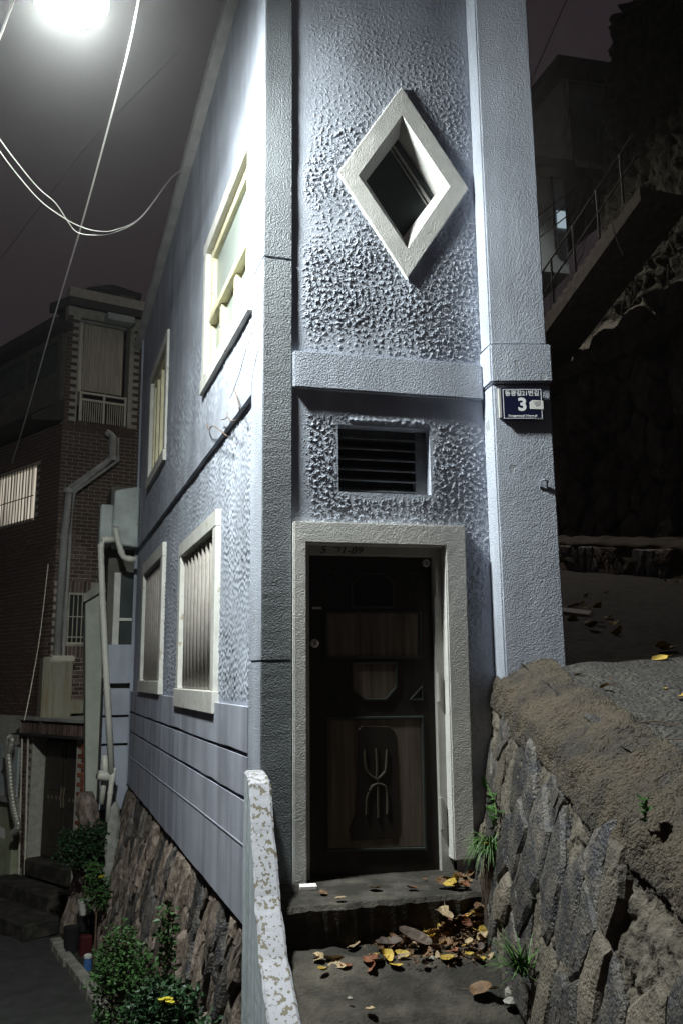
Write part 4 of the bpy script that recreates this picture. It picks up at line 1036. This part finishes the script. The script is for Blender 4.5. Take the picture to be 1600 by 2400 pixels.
lp = at_dist(1262, 480, 17.5); lh = thing('lower_hill_house', (lp.x, lp.y, lp.z-1), 'pale bluish wall of a small lower house under a dark slab roof', 'house')
Fq = Frame((lp.x, lp.y, 0), hx, FHh.Y); za, zb = at_dist(1262, 535, 17.5).z, at_dist(1262, 412, 17.5).z
MB(Fq).box(-2.3, .62, -2, 0, za-1.0, zb).build('wall', m_hutblue, lh); MB(Fq).box(-2.4, .72, -2.2, .4, zb, zb+.22).build('roof', m_roof, lh)
MB(Fq).box(.30, .34, .02, .06, za-.6, zb).build('post', m_cable_dk, lh)
b = MB()
for h_ in (.0, .25, .5): b.tube([Fq.p(-.3, .3, za-.5+h_), Fq.p(.7, .3, za+.35+h_)], .014, 5)
b.build('railing', m_cable_dk, lh)

wl = thing('added_floodlight', Fq.p(-1.8, .6, zb-.15), 'unseen floodlight added at the lower hill house to light the lane', 'lamp')  # lamp out of view, added to brighten lane, low wall and stair
MB(Fq).box(-1.84, -1.76, .0, .5, zb-.06, zb-.003).build('bracket', m_head, wl)
c = Fq.p(-1.8, .55, zb-.16); ad = (Vector((3.2, 11.5, 1.2))-c).normalized(); a1 = ad.cross(Z).normalized(); a2 = ad.cross(a1)
def ring_(o, rad): return [c + ad*o + a1*(rad*cos(w)) + a2*(rad*sin(w)) for w in [2*pi*k/14 for k in range(14)]]
b = MB(); b.quadring([ring_(-.12, .05), ring_(-.10, .13), ring_(.07, .15), ring_(.07, .14), ring_(.0, .13)], cap=True); b.build('lamp_housing', m_head, wl)
b = MB(); b.quadring([ring_(.004, .128), ring_(.016, .12)]); b.build('lamp_glass', emit('added_lane_light', (1.0, .93, .82), 1500), wl)
MB(Fq).box(.40, .60, .02, .03, za+.05, za+.45).build('lit_window', emit('pale_lit_glass', (.72, .90, 1.0), .42), lh)

# ================================================================== PLANTS
def leaf_quads(n, centre, rad, size, seed, sq=(1, 1, 1), hollow=.35):
    r = random.Random(seed); V = []; F = []
    for i in range(n):
        while True:
            p = Vector((r.uniform(-1, 1), r.uniform(-1, 1), r.uniform(-1, 1)))
            if hollow < p.length < 1: break
        lump = 1 + .22*sin(p.x*5+seed)*cos(p.z*4+p.y*3)
        q = centre + Vector((p.x*rad*sq[0], p.y*rad*sq[1], p.z*rad*sq[2]))*lump
        a = Vector((r.gauss(0, 1), r.gauss(0, 1), r.gauss(0, .6))).normalized(); c = a.cross(Vector((r.gauss(0, 1), r.gauss(0, 1), r.gauss(0, 1)))).normalized()
        s = size*r.uniform(.6, 1.3); k = len(V); up_ = a.cross(c)*s*.12
        V += [q, q+a*s*.45+c*s*.30+up_, q+a*s, q+a*s*.45-c*s*.30+up_]; F += [(k, k+1, k+2), (k, k+2, k+3)]
    return V, F
def shrub(name, label, cat, clumps, size, mt, stems, seed, flowers=(), twigs=14):
    base_ = stems[0][0]; t = thing(name, base_, label, cat)
    V, F = [], []
    for i, (c, rad, n, sq) in enumerate(clumps):
        v, f = leaf_quads(n, c, rad, size, seed+i, sq); k = len(V); V += v; F += [tuple(x+k for x in q) for q in f]
    fo = raw('foliage', V, F, mt, t); tag(fo, kind='stuff')
    b = MB()
    for st in stems: b.tube(smooth_pts(st, 4), .016, 6, .006)
    rt = random.Random(seed)
    for c_, rad_, n_, sq_ in clumps:
        for k in range(twigs):
            d_ = Vector((rt.gauss(0, 1), rt.gauss(0, 1), rt.gauss(.3, 1))).normalized(); b.tube([c_-Z*rad_*.6, c_+d_*rad_*.45, c_+d_*rad_*1.02], .004, 4, .002)
    b.build('stem', m_twig, t)
    if flowers:
        b = MB()
        rr = random.Random(seed)
        for c in flowers:
            for k in range(6):
                q = c + Vector((rr.uniform(-.03, .03), rr.uniform(-.03, .03), rr.uniform(-.015, .02)))
                b.quadring([[q+Vector((.014*cos(w), .014*sin(w), 0)) for w in [2*pi*j/6 for j in range(6)]], [q+Vector((.018*cos(w), .018*sin(w), .010)) for w in [2*pi*j/6 for j in range(6)]]])
        b.build('flower', m_flower, t)
    return t
def on_side(px, py, m): return at_plane(px, py, A+nl*m, nl)
def gnd(px, py, z=GZ): return at_z(px, py, z)
c = at_dist(195, 1985, 12.2); shrub('round_shrub', 'round dark shrub on a bare stem in front of the brick entrance', 'shrub', [(c, .34, 1700, (1.1, 1, .85)), (c+Vector((.18, 0, .09)), .23, 600, (1, 1, 1))], .055, m_leafd,
    [(Vector((c.x-.02, c.y, GZ)), c+Vector((.05, 0, -.5)), c), (c+Vector((.02, 0, -.4)), c+Vector((-.15, 0, -.1)))], 3)
c = at_dist(228, 2090, 11.5); shrub('flower_bush', 'small leafy bush with a few yellow leaves against the rubble base', 'bush', [(c, .17, 420, (1, .8, 1.25)), (c+Vector((-.05, 0, .22)), .12, 160, (1, 1, 1))], .06, m_leafg,
    [(Vector((c.x, c.y, GZ)), c), (c+Vector((0, 0, -.2)), c+Vector((.05, 0, .15)))], 8, [at_dist(238, 2055, 11.35)])
def rr_px(px, c): return px*c.length/2000
c = on_side(285, 2275, .46); R_ = rr_px(62, c); shrub('planter_bush', 'broad leafy bush spreading over the kerb in the planting strip', 'bush', [(c, R_, 1500, (1, 1, .8)), (c+Vector((-.02, 0, .9*R_)), R_*.6, 320, (1, 1, 1)), (c+Vector((0, 0, -1.2*R_)), R_*.9, 800, (1, 1, 1.2))], .042, m_leafg,
    [(Vector((c.x, c.y, GZ)), c), (c+Vector((0, 0, -R_)), c+Vector((.05, 0, R_)))], 21)
c = on_side(392, 2190, .34); R_ = rr_px(24, c); shrub('tall_sprig', 'upright sprig of bright leaves before the brown rubble wall', 'plant', [(c, R_, 110, (.8, .8, 1.2)), (c+Vector((0, 0, 1.5*R_)), R_*.7, 60, (1, .8, 1.2)), (c+Vector((0, 0, -2.2*R_)), R_, 100, (1, .8, 1.6))], .042, m_leafg,
    [(Vector((c.x, c.y, GZ)), c+Vector((0, 0, -2*R_)), c+Vector((.02, 0, 1.6*R_)))], 25)
c = on_side(385, 2365, .44); R_ = rr_px(70, c); shrub('planter_bush', 'low bush with a yellow flower head at the bottom of the planting strip', 'bush', [(c, R_, 1600, (1.1, 1, .75)), (c+Vector((.9*R_, -.1, -.1)), R_*.7, 350, (1, 1, 1)), (c+Vector((0, 0, -1.1*R_)), R_, 800, (1, 1, 1.1))], .044, m_leafd,
    [(Vector((c.x, c.y, GZ)), c), (c+Vector((0, 0, -R_)), c+Vector((-.1, 0, .1)))], 31, [c+Vector((.05, -.9*R_, .55*R_))])
def tuft(name, label, root, n, L, out, seed, w=.007, droop=.6, extra=None, spread=1.0):
    r = random.Random(seed); V = []; F = []; t = thing(name, root, label, 'plant')
    for i in range(n):
        a = r.uniform(0, 2*pi); d = (Vector((cos(a), sin(a), 0))*r.uniform(.2, 1)*spread + out*.7).normalized(); l = L*r.uniform(.5, 1.1); h0 = r.uniform(.4, 1.3)
        p0 = root + Vector((r.uniform(-.02, .02), r.uniform(-.03, .03), r.uniform(-.02, .02))); s = d.cross(Z).normalized()*w*r.uniform(.6, 1.2); k = len(V); S = 5
        for j in range(S+1):
            u = j/S; q = p0 + d*(l*u*.8) + Z*(l*(h0*u - droop*1.25*u*u)); ww = s*(1-u*.92); V += [q-ww, q+ww]
        F += [(k+2*j, k+2*j+1, k+2*j+3, k+2*j+2) for j in range(S)]
    tag(raw('blades', V, F, m_grass, t), kind='stuff')
    if extra: extra(t)
    return t
def on_rwall(px, py, off=0.0):
    # march the ray until it meets the wall's face
    d = ray(px, py); d = d/d.y
    for i in range(4000):
        y = 2.2 + i*.001; q = d*y; v = q.z-ZL+.06; u = 5.42-y
        if q.x >= rpos(u, v, off).x: return q
    return d*4.5
g0 = on_rwall(1147, 1990, .04)
def roots(t):
    r = random.Random(4); b = MB()
    for i in range(26):
        p = g0 + Vector((r.uniform(-.03, .03), r.uniform(-.05, .05), -.02)); b.tube([p, p+Vector((r.uniform(-.04, .01), r.uniform(-.03, .03), -.15)), p+Vector((r.uniform(-.02, .03), r.uniform(-.04, .04), -r.uniform(.25, .42)))], .0022, 4)
    b.build('hanging_roots', m_twig, t)
    b = MB(); q = g0+Vector((-.03, -.05, .03)); b.quadring([[q+Vector((.02*cos(w), .02*sin(w), 0)) for w in [2*pi*j/7 for j in range(7)]], [q+Vector((.026*cos(w), .026*sin(w), .012)) for w in [2*pi*j/7 for j in range(7)]]]); b.build('yellow_leaf', m_lf[0], t)
tuft('grass_tuft', 'thick grass tuft with hanging roots between the door surround and the retaining wall', g0, 150, .19, Vector((-.8, -.5, 0)), 4, .006, .75, roots)
g1_ = on_rwall(1222, 2275, .05); tuft('grass_tuft', 'lower feathery grass tuft growing from the foot of the slate wall', g1_, 120, .20, Vector((-.25, -.3, 0)), 6, .005, .35, None, .6)
def weed(label, pts, size, seed, name='wall_weed'):
    root = pts[-1]; t = thing(name, root, label, 'plant'); r = random.Random(seed)
    MB().tube(smooth_pts(pts, 4), .004, 5).build('stem', m_grass, t)
    for p in smooth_pts(pts, 3):
        for k in range(2):
            a = Vector((r.uniform(-1, .4), r.uniform(-1, .2), r.uniform(-.3, .6))).normalized(); c = a.cross(Vector((r.uniform(-1, 1), r.uniform(-1, 1), 1))).normalized(); s = size*r.uniform(.6, 1.2); q = p; n = a.cross(c)*s*.15
            raw('leaf', [q, q+a*s*.3+c*s*.42+n, q+a*s*.75+c*s*.30+n, q+a*s, q+a*s*.75-c*s*.30+n, q+a*s*.3-c*s*.42+n, q+a*s*.5], [(0, 1, 6), (1, 2, 6), (2, 3, 6), (3, 4, 6), (4, 5, 6), (5, 0, 6)], m_leafg, t)
weed('trailing green weed high on the wall beside the door surround', [on_rwall(x, y, .04)+Vector((-.02, -.03, 0)) for x, y in ((1146, 1838), (1160, 1868), (1168, 1900), (1166, 1935))], .050, 5)
weed('small green weed growing on the mortar cap at the far right', [on_rwall(x, y, .02)+Vector((-.02, -.03, .0)) for x, y in ((1522, 1868), (1520, 1890), (1518, 1912))], .035, 9)

# planting strip, kerb, pots
ks = [gnd(130, 2222), gnd(165, 2268), gnd(205, 2320), gnd(262, 2405), gnd(330, 2520)]
V = []; F = []
for i, q in enumerate(smooth_pts(ks, 6)):
    s = (q-A).dot(dl); V += [q+Z*.05, Fl.p(s, .30, GZ+.09)]
F = [(2*i, 2*i+2, 2*i+3, 2*i+1) for i in range(len(V)//2-1)]
tag(raw('planting_soil', V, F, m_hill), kind='structure')
kb = thing('kerb', ks[1], 'pale broken kerb edging the planting strip in the alley', 'kerb')
kp = smooth_pts(ks, 6); r = random.Random(8)
for i in range(0, len(kp)-1, 2):
    p, q = kp[i], kp[min(i+2, len(kp)-1)]; d = (q-p); L_ = d.length; d.normalize(); n = Vector((-d.y, d.x, 0)); fk = Frame(p, d, n)
    MB(fk).box(.01, L_-.012, -.075+r.uniform(-.01, .01), .065, -.1, .11+r.uniform(-.02, .02)).build('kerb_stone', m_kerb, kb, bevel=.015)
def lathe(name, c, prof, mt, parent=None, n=18):
    b = MB(); b.quadring([[c+Vector((rad*cos(w), rad*sin(w), z)) for w in [2*pi*k/n for k in range(n)]] for rad, z in prof]); return b.build(name, mt, parent, smooth=False)
c0 = gnd(166, 2241, GZ+.02)
tag(lathe('plant_pot', c0, ((.08, .0), (.10, .28), (.105, .34), (.09, .34), (.08, .28)), m_black), 'short black plant pot at the end of the alley kerb', 'plant pot')
c1 = gnd(196, 2226, GZ+.02); tag(lathe('plant_pot', c1, ((.09, .0), (.10, .38), (.11, .42), (.02, .42)), m_black), 'tall black pot under the dirty white bucket', 'plant pot')
bk = thing('bucket', c1+Z*.42, 'dirty white bucket standing on the tall black pot', 'bucket')
lathe('bucket_body', c1+Z*.42, ((.07, .0), (.092, .15), (.098, .15), (.098, .17), (.088, .17), (.08, .05)), m_bucket, bk)
c2 = gnd(199, 2246, GZ+.03)
tag(MB(Frame(Vector((c2.x, c2.y, 0)), heading(60), heading(150))).box(-.07, .07, -.06, .06, c2.z, c2.z+.26).build('storage_box', m_red, None, bevel=.01), 'dark red plastic box beside the black plant pots', 'box')
c3 = gnd(205, 2278, GZ+.05); cn_ = thing('blue_can', c3, 'blue and white can lying by the kerb under the bush', 'can')
lathe('can_body', c3, ((.05, 0), (.045, .15), (.04, .15)), m_bluecan, cn_); lathe('can_lid', c3+Z*.151, ((.048, 0), (.048, .03), (.03, .04)), m_bucket, cn_)

# ================================================================== THIN HAZE (added to stand in for the lens glow round the lamp)
hz = MB(); hz.box(-34, 36, -3, 46, -4.6, 19.0); ho = hz.build('haze', None); tag(ho, kind='stuff')
hm = bpy.data.materials.new('added_glow_haze'); N, L = nodes_of(hm); N.clear()
o_ = N.new('ShaderNodeOutputMaterial'); v_ = N.new('ShaderNodeVolumePrincipled'); v_.inputs['Density'].default_value = .0021; v_.inputs['Anisotropy'].default_value = .92
L.new(v_.outputs[0], o_.inputs['Volume']); ho.data.materials.append(hm)

# ================================================================== FALLEN LEAVES AND LITTER
def leaf_mesh(seed):
    r = random.Random(seed); n = 13; V = [(0, 0, .004)]; F = []
    curl = r.uniform(.15, .9); fold = r.uniform(-.3, .5); tw = r.uniform(-.5, .5); lob = r.choice((0, .12, .2)); ph = r.uniform(0, 6)
    for ring in (.55, 1):
        for k in range(n):
            a = 2*pi*k/n; rad = .5*ring*(1-.22*cos(a)+lob*cos(3*a+ph)*ring+r.uniform(-.10, .10)); x, y = rad*cos(a), rad*sin(a)*.74
            V.append((x, y, curl*(x*x+1.4*y*y)+fold*abs(y)*.7+tw*x*y*1.5+r.uniform(-.035, .035)))
    F = [(0, 1+k, 1+(k+1) % n) for k in range(n)] + [(1+k, 1+n+k, 1+n+(k+1) % n, 1+(k+1) % n) for k in range(n)]
    V += [(.40, -.012, .05), (.40, .012, .05), (.85, .01, .10+curl*.2)]; F.append((2*n+1, 2*n+3, 2*n+2))
    return V, F
LM = {}
def leaf(q, size, ci, r, label, group, flat=.35):
    sd = r.randrange(14); key = (sd, ci)
    if key not in LM:
        V, F = leaf_mesh(sd); o = raw('fallen_leaf', V, F, m_lf[ci]); LM[key] = o.data
    else: o = bpy.data.objects.new('fallen_leaf', LM[key]); col.objects.link(o)
    o.location = q; o.scale = (size, size, size); o.rotation_euler = (r.gauss(0, flat), r.gauss(0, flat), r.uniform(0, 2*pi))
    return tag(o, label, 'leaf', group)
def at_land(px, py, up=0.0):
    q = at_z(px, py, ZL)
    for _ in range(12): q = at_z(px, py, land_z(q.y)+up)
    return q
r = random.Random(77)
CN = ['yellow', 'brown', 'rust red', 'tan', 'dark']
corner = at_z(1125, 2165, ZL)
nheap = 0
for i in range(1400):
    px, py = r.uniform(890, 1165), r.uniform(2130, 2262)
    q = at_land(px, py)
    yr = 4.555 + .24*(q.x+.15)            # riser line
    if q.y > yr-.03: q.y = yr-.03
    if q.x > .70: continue
    dx = .72-q.x; dy = yr-q.y
    hgt = max(0, .15*(1-dx/.36))*max(0, 1-dy/.34)
    dens = max(0, 1-(dx/.62)**1.2)*max(0, 1-dy/.46)
    if r.random() > dens: continue
    ci = r.choices(range(5), (.22, .32, .17, .15, .14))[0]
    q.z = land_z(q.y) + .012 + hgt*r.uniform(.55, 1.0)
    leaf(q, r.uniform(.038, .075), ci, r, f'{CN[ci]} fallen leaf in the heap between doorstep and slate wall', f'{CN[ci]} leaves in the heap', .45); nheap += 1
    if nheap >= 200: break
V = []; F = []
for i in range(4200):
    a, c_ = r.random()**1.3, r.random()**1.3; q = Vector((.71-.62*a, 0, 0)); q.y = 4.555+.24*(q.x+.15)-.02-.38*c_
    if r.random() < a*.6+c_*.6: continue
    q.z = ZL+.004+.12*max(0, 1-a*1.6)*max(0, 1-c_*1.2)*r.random(); k = len(V); s = r.uniform(.006, .02)
    e = Vector((r.gauss(0, 1), r.gauss(0, 1), r.gauss(0, .5))).normalized()*s; f_ = Vector((r.gauss(0, 1), r.gauss(0, 1), r.gauss(0, .5))).normalized()*s
    V += [q, q+e, q+e*.6+f_]; F.append((k, k+1, k+2))
tag(raw('leaf_crumbs', V, F, m_lf[1]), 'crumbled dry leaf bits under the heap by the doorstep', 'leaf litter', kind='stuff')
one = [(826, 2218, ZL, .085, 3, 'curled tan leaf lying alone before the doorstep riser'), (1120, 2317, ZL, .105, 1, 'large reddish dead leaf on the landing'), (1158, 2320, ZL, .07, 3, 'pale leaf touching the large reddish leaf'),
       (868, 2368, ZL, .055, 3, 'small pale leaf near the bottom edge of the landing'), (800, 2106, ZS, .055, 3, 'small tan leaf near the doorstep edge'), (876, 2082, ZS, .085, 0, 'pale yellow leaf in the middle of the doorstep'),
       (968, 2083, ZS, .06, 2, 'rust red curled leaf on the right half of the doorstep'), (996, 2060, ZS, .03, 2, 'tiny red leaf close to the brown door'), (757, 2092, ZS, .06, 1, 'brown leaf beside the white packet'),
       (1040, 2140, ZL+.13, .12, 3, 'big curled tan leaf on top of the heap'), (905, 2215, ZL+.02, .14, 4, 'long dark leaf lying across the heap'), (978, 2205, ZL+.04, .17, 4, 'large dark grey leaf in the heap')]
for px, py, z, s, ci, lb in one: leaf(at_z(px, py, z+.012) if z == ZS else at_land(px, py, z-ZL+.012), s, ci, r, lb, None, .2)
for px, py, s, ci in ((752, 2250, .07, 3), (775, 2250, .09, 3), (786, 2262, .08, 3), (760, 2276, .05, 0), (812, 2262, .06, 2), (742, 2244, .05, 3), (866, 2252, .09, 2), (885, 2254, .08, 0), (905, 2248, .08, 0), (925, 2262, .07, 0), (872, 2268, .07, 2), (1048, 2250, .09, 0), (1122, 2250, .08, 0), (992, 2262, .05, 4), (880, 2240, .06, 0)):
    leaf(at_land(px, py, .012), s, ci, r, f'{CN[ci]} leaf scattered on the landing in front of the heap', f'{CN[ci]} leaves scattered on the landing', .3)
for i in range(16):
    px, py = r.uniform(1035, 1105), r.uniform(2045, 2080); ci = r.choice((1, 1, 3, 2, 0)); q = at_z(px, py, ZS+.012+r.uniform(0, .02))
    if q.x < .83: leaf(q, r.uniform(.05, .08), ci, r, f'{CN[ci]} leaf gathered at the foot of the door surround', f'{CN[ci]} leaves at the door surround', .4)
def on_road(px, py): d = ray(px, py); return d*((RZ-RA*RY)/(d.z-RA*d.y))
for px, py, s, ci in ((1525, 1351, .26, 3), (1420, 1391, .09, 3), (1355, 1423, .12, 3), (1340, 1427, .10, 3), (1365, 1418, .08, 0), (1372, 1401, .08, 0), (1400, 1428, .12, 0), (1380, 1426, .10, 0), (1345, 1455, .12, 0), (1375, 1463, .12, 0), (1390, 1474, .10, 1), (1405, 1464, .09, 2), (1426, 1452, .10, 0), (1438, 1467, .09, 0), (1447, 1489, .10, 0), (1552, 1527, .13, 0), (1565, 1528, .10, 0), (1551, 1546, .11, 0), (1352, 1587, .04, 0), (1419, 1614, .06, 0), (1558, 1620, .03, 0), (1596, 1640, .06, 0), (1590, 1369, .10, 3), (1562, 1366, .08, 0)):
    leaf(on_road(px, py)+Z*.012, s, ci, r, f'{CN[ci]} fallen leaf lying on the dark lane', f'{CN[ci]} leaves on the lane', .3)
q0, q1 = on_road(1300, 1438)+Z*.03, on_road(1386, 1449)+Z*.03
tag(MB().tube([q0, q1], .035, 4).build('white_stick', m_white), 'white painted stick lying on the lane behind the pilaster', 'stick')
q = at_z(722, 2084, ZS); pk = MB(Frame(q, Vector((1, .10, 0)).normalized(), Vector((-.10, 1, 0)).normalized())); pk.box(-.046, .046, -.034, .034, .001, .020)
tag(pk.build('white_packet', m_white, None, bevel=.002), 'crumpled white paper packet on the left end of the doorstep', 'packet')
for px, py, pts in ((1430, 1600, ((0, 0), (.03, .05), (.02, .12))), (1420, 1612, ((0, 0), (.10, .02), (.13, .10))), (1500, 1700, ((0, 0), (.1, -.02), (.2, -.08))), (1560, 1740, ((0, 0), (.08, -.05), (.1, -.14)))):
    q = on_road(px, py); w = [Vector((q.x+x, q.y+y, road_z(q.y+y)+.012+.01*(i == 1))) for i, (x, y) in enumerate(pts)]
    w = [w[0]+(x-w[0])*.7 for x in w]; tag(MB().tube(w, .0025, 5).build('twig', m_twig), 'thin dry twig lying on the lane beside the mortar cap', 'twig', 'dry twigs on the lane')
for px, py, s in ((1203, 2330, .045), (1195, 2352, .03), (820, 2342, .012), (1010, 2250, .02)):
    b = MB(); q = at_land(px, py); b.quadring([[q+Vector((s*k*cos(w)*r.uniform(.8, 1.2), s*k*sin(w)*r.uniform(.8, 1.2), s*h_)) for w in [2*pi*j/7 for j in range(7)]] for k, h_ in ((.8, -.2), (1, .25), (.5, .7))])
    tag(b.build('pebble', m_kerb), 'small pale stone lying on the landing', 'stone', 'small stones on the landing')
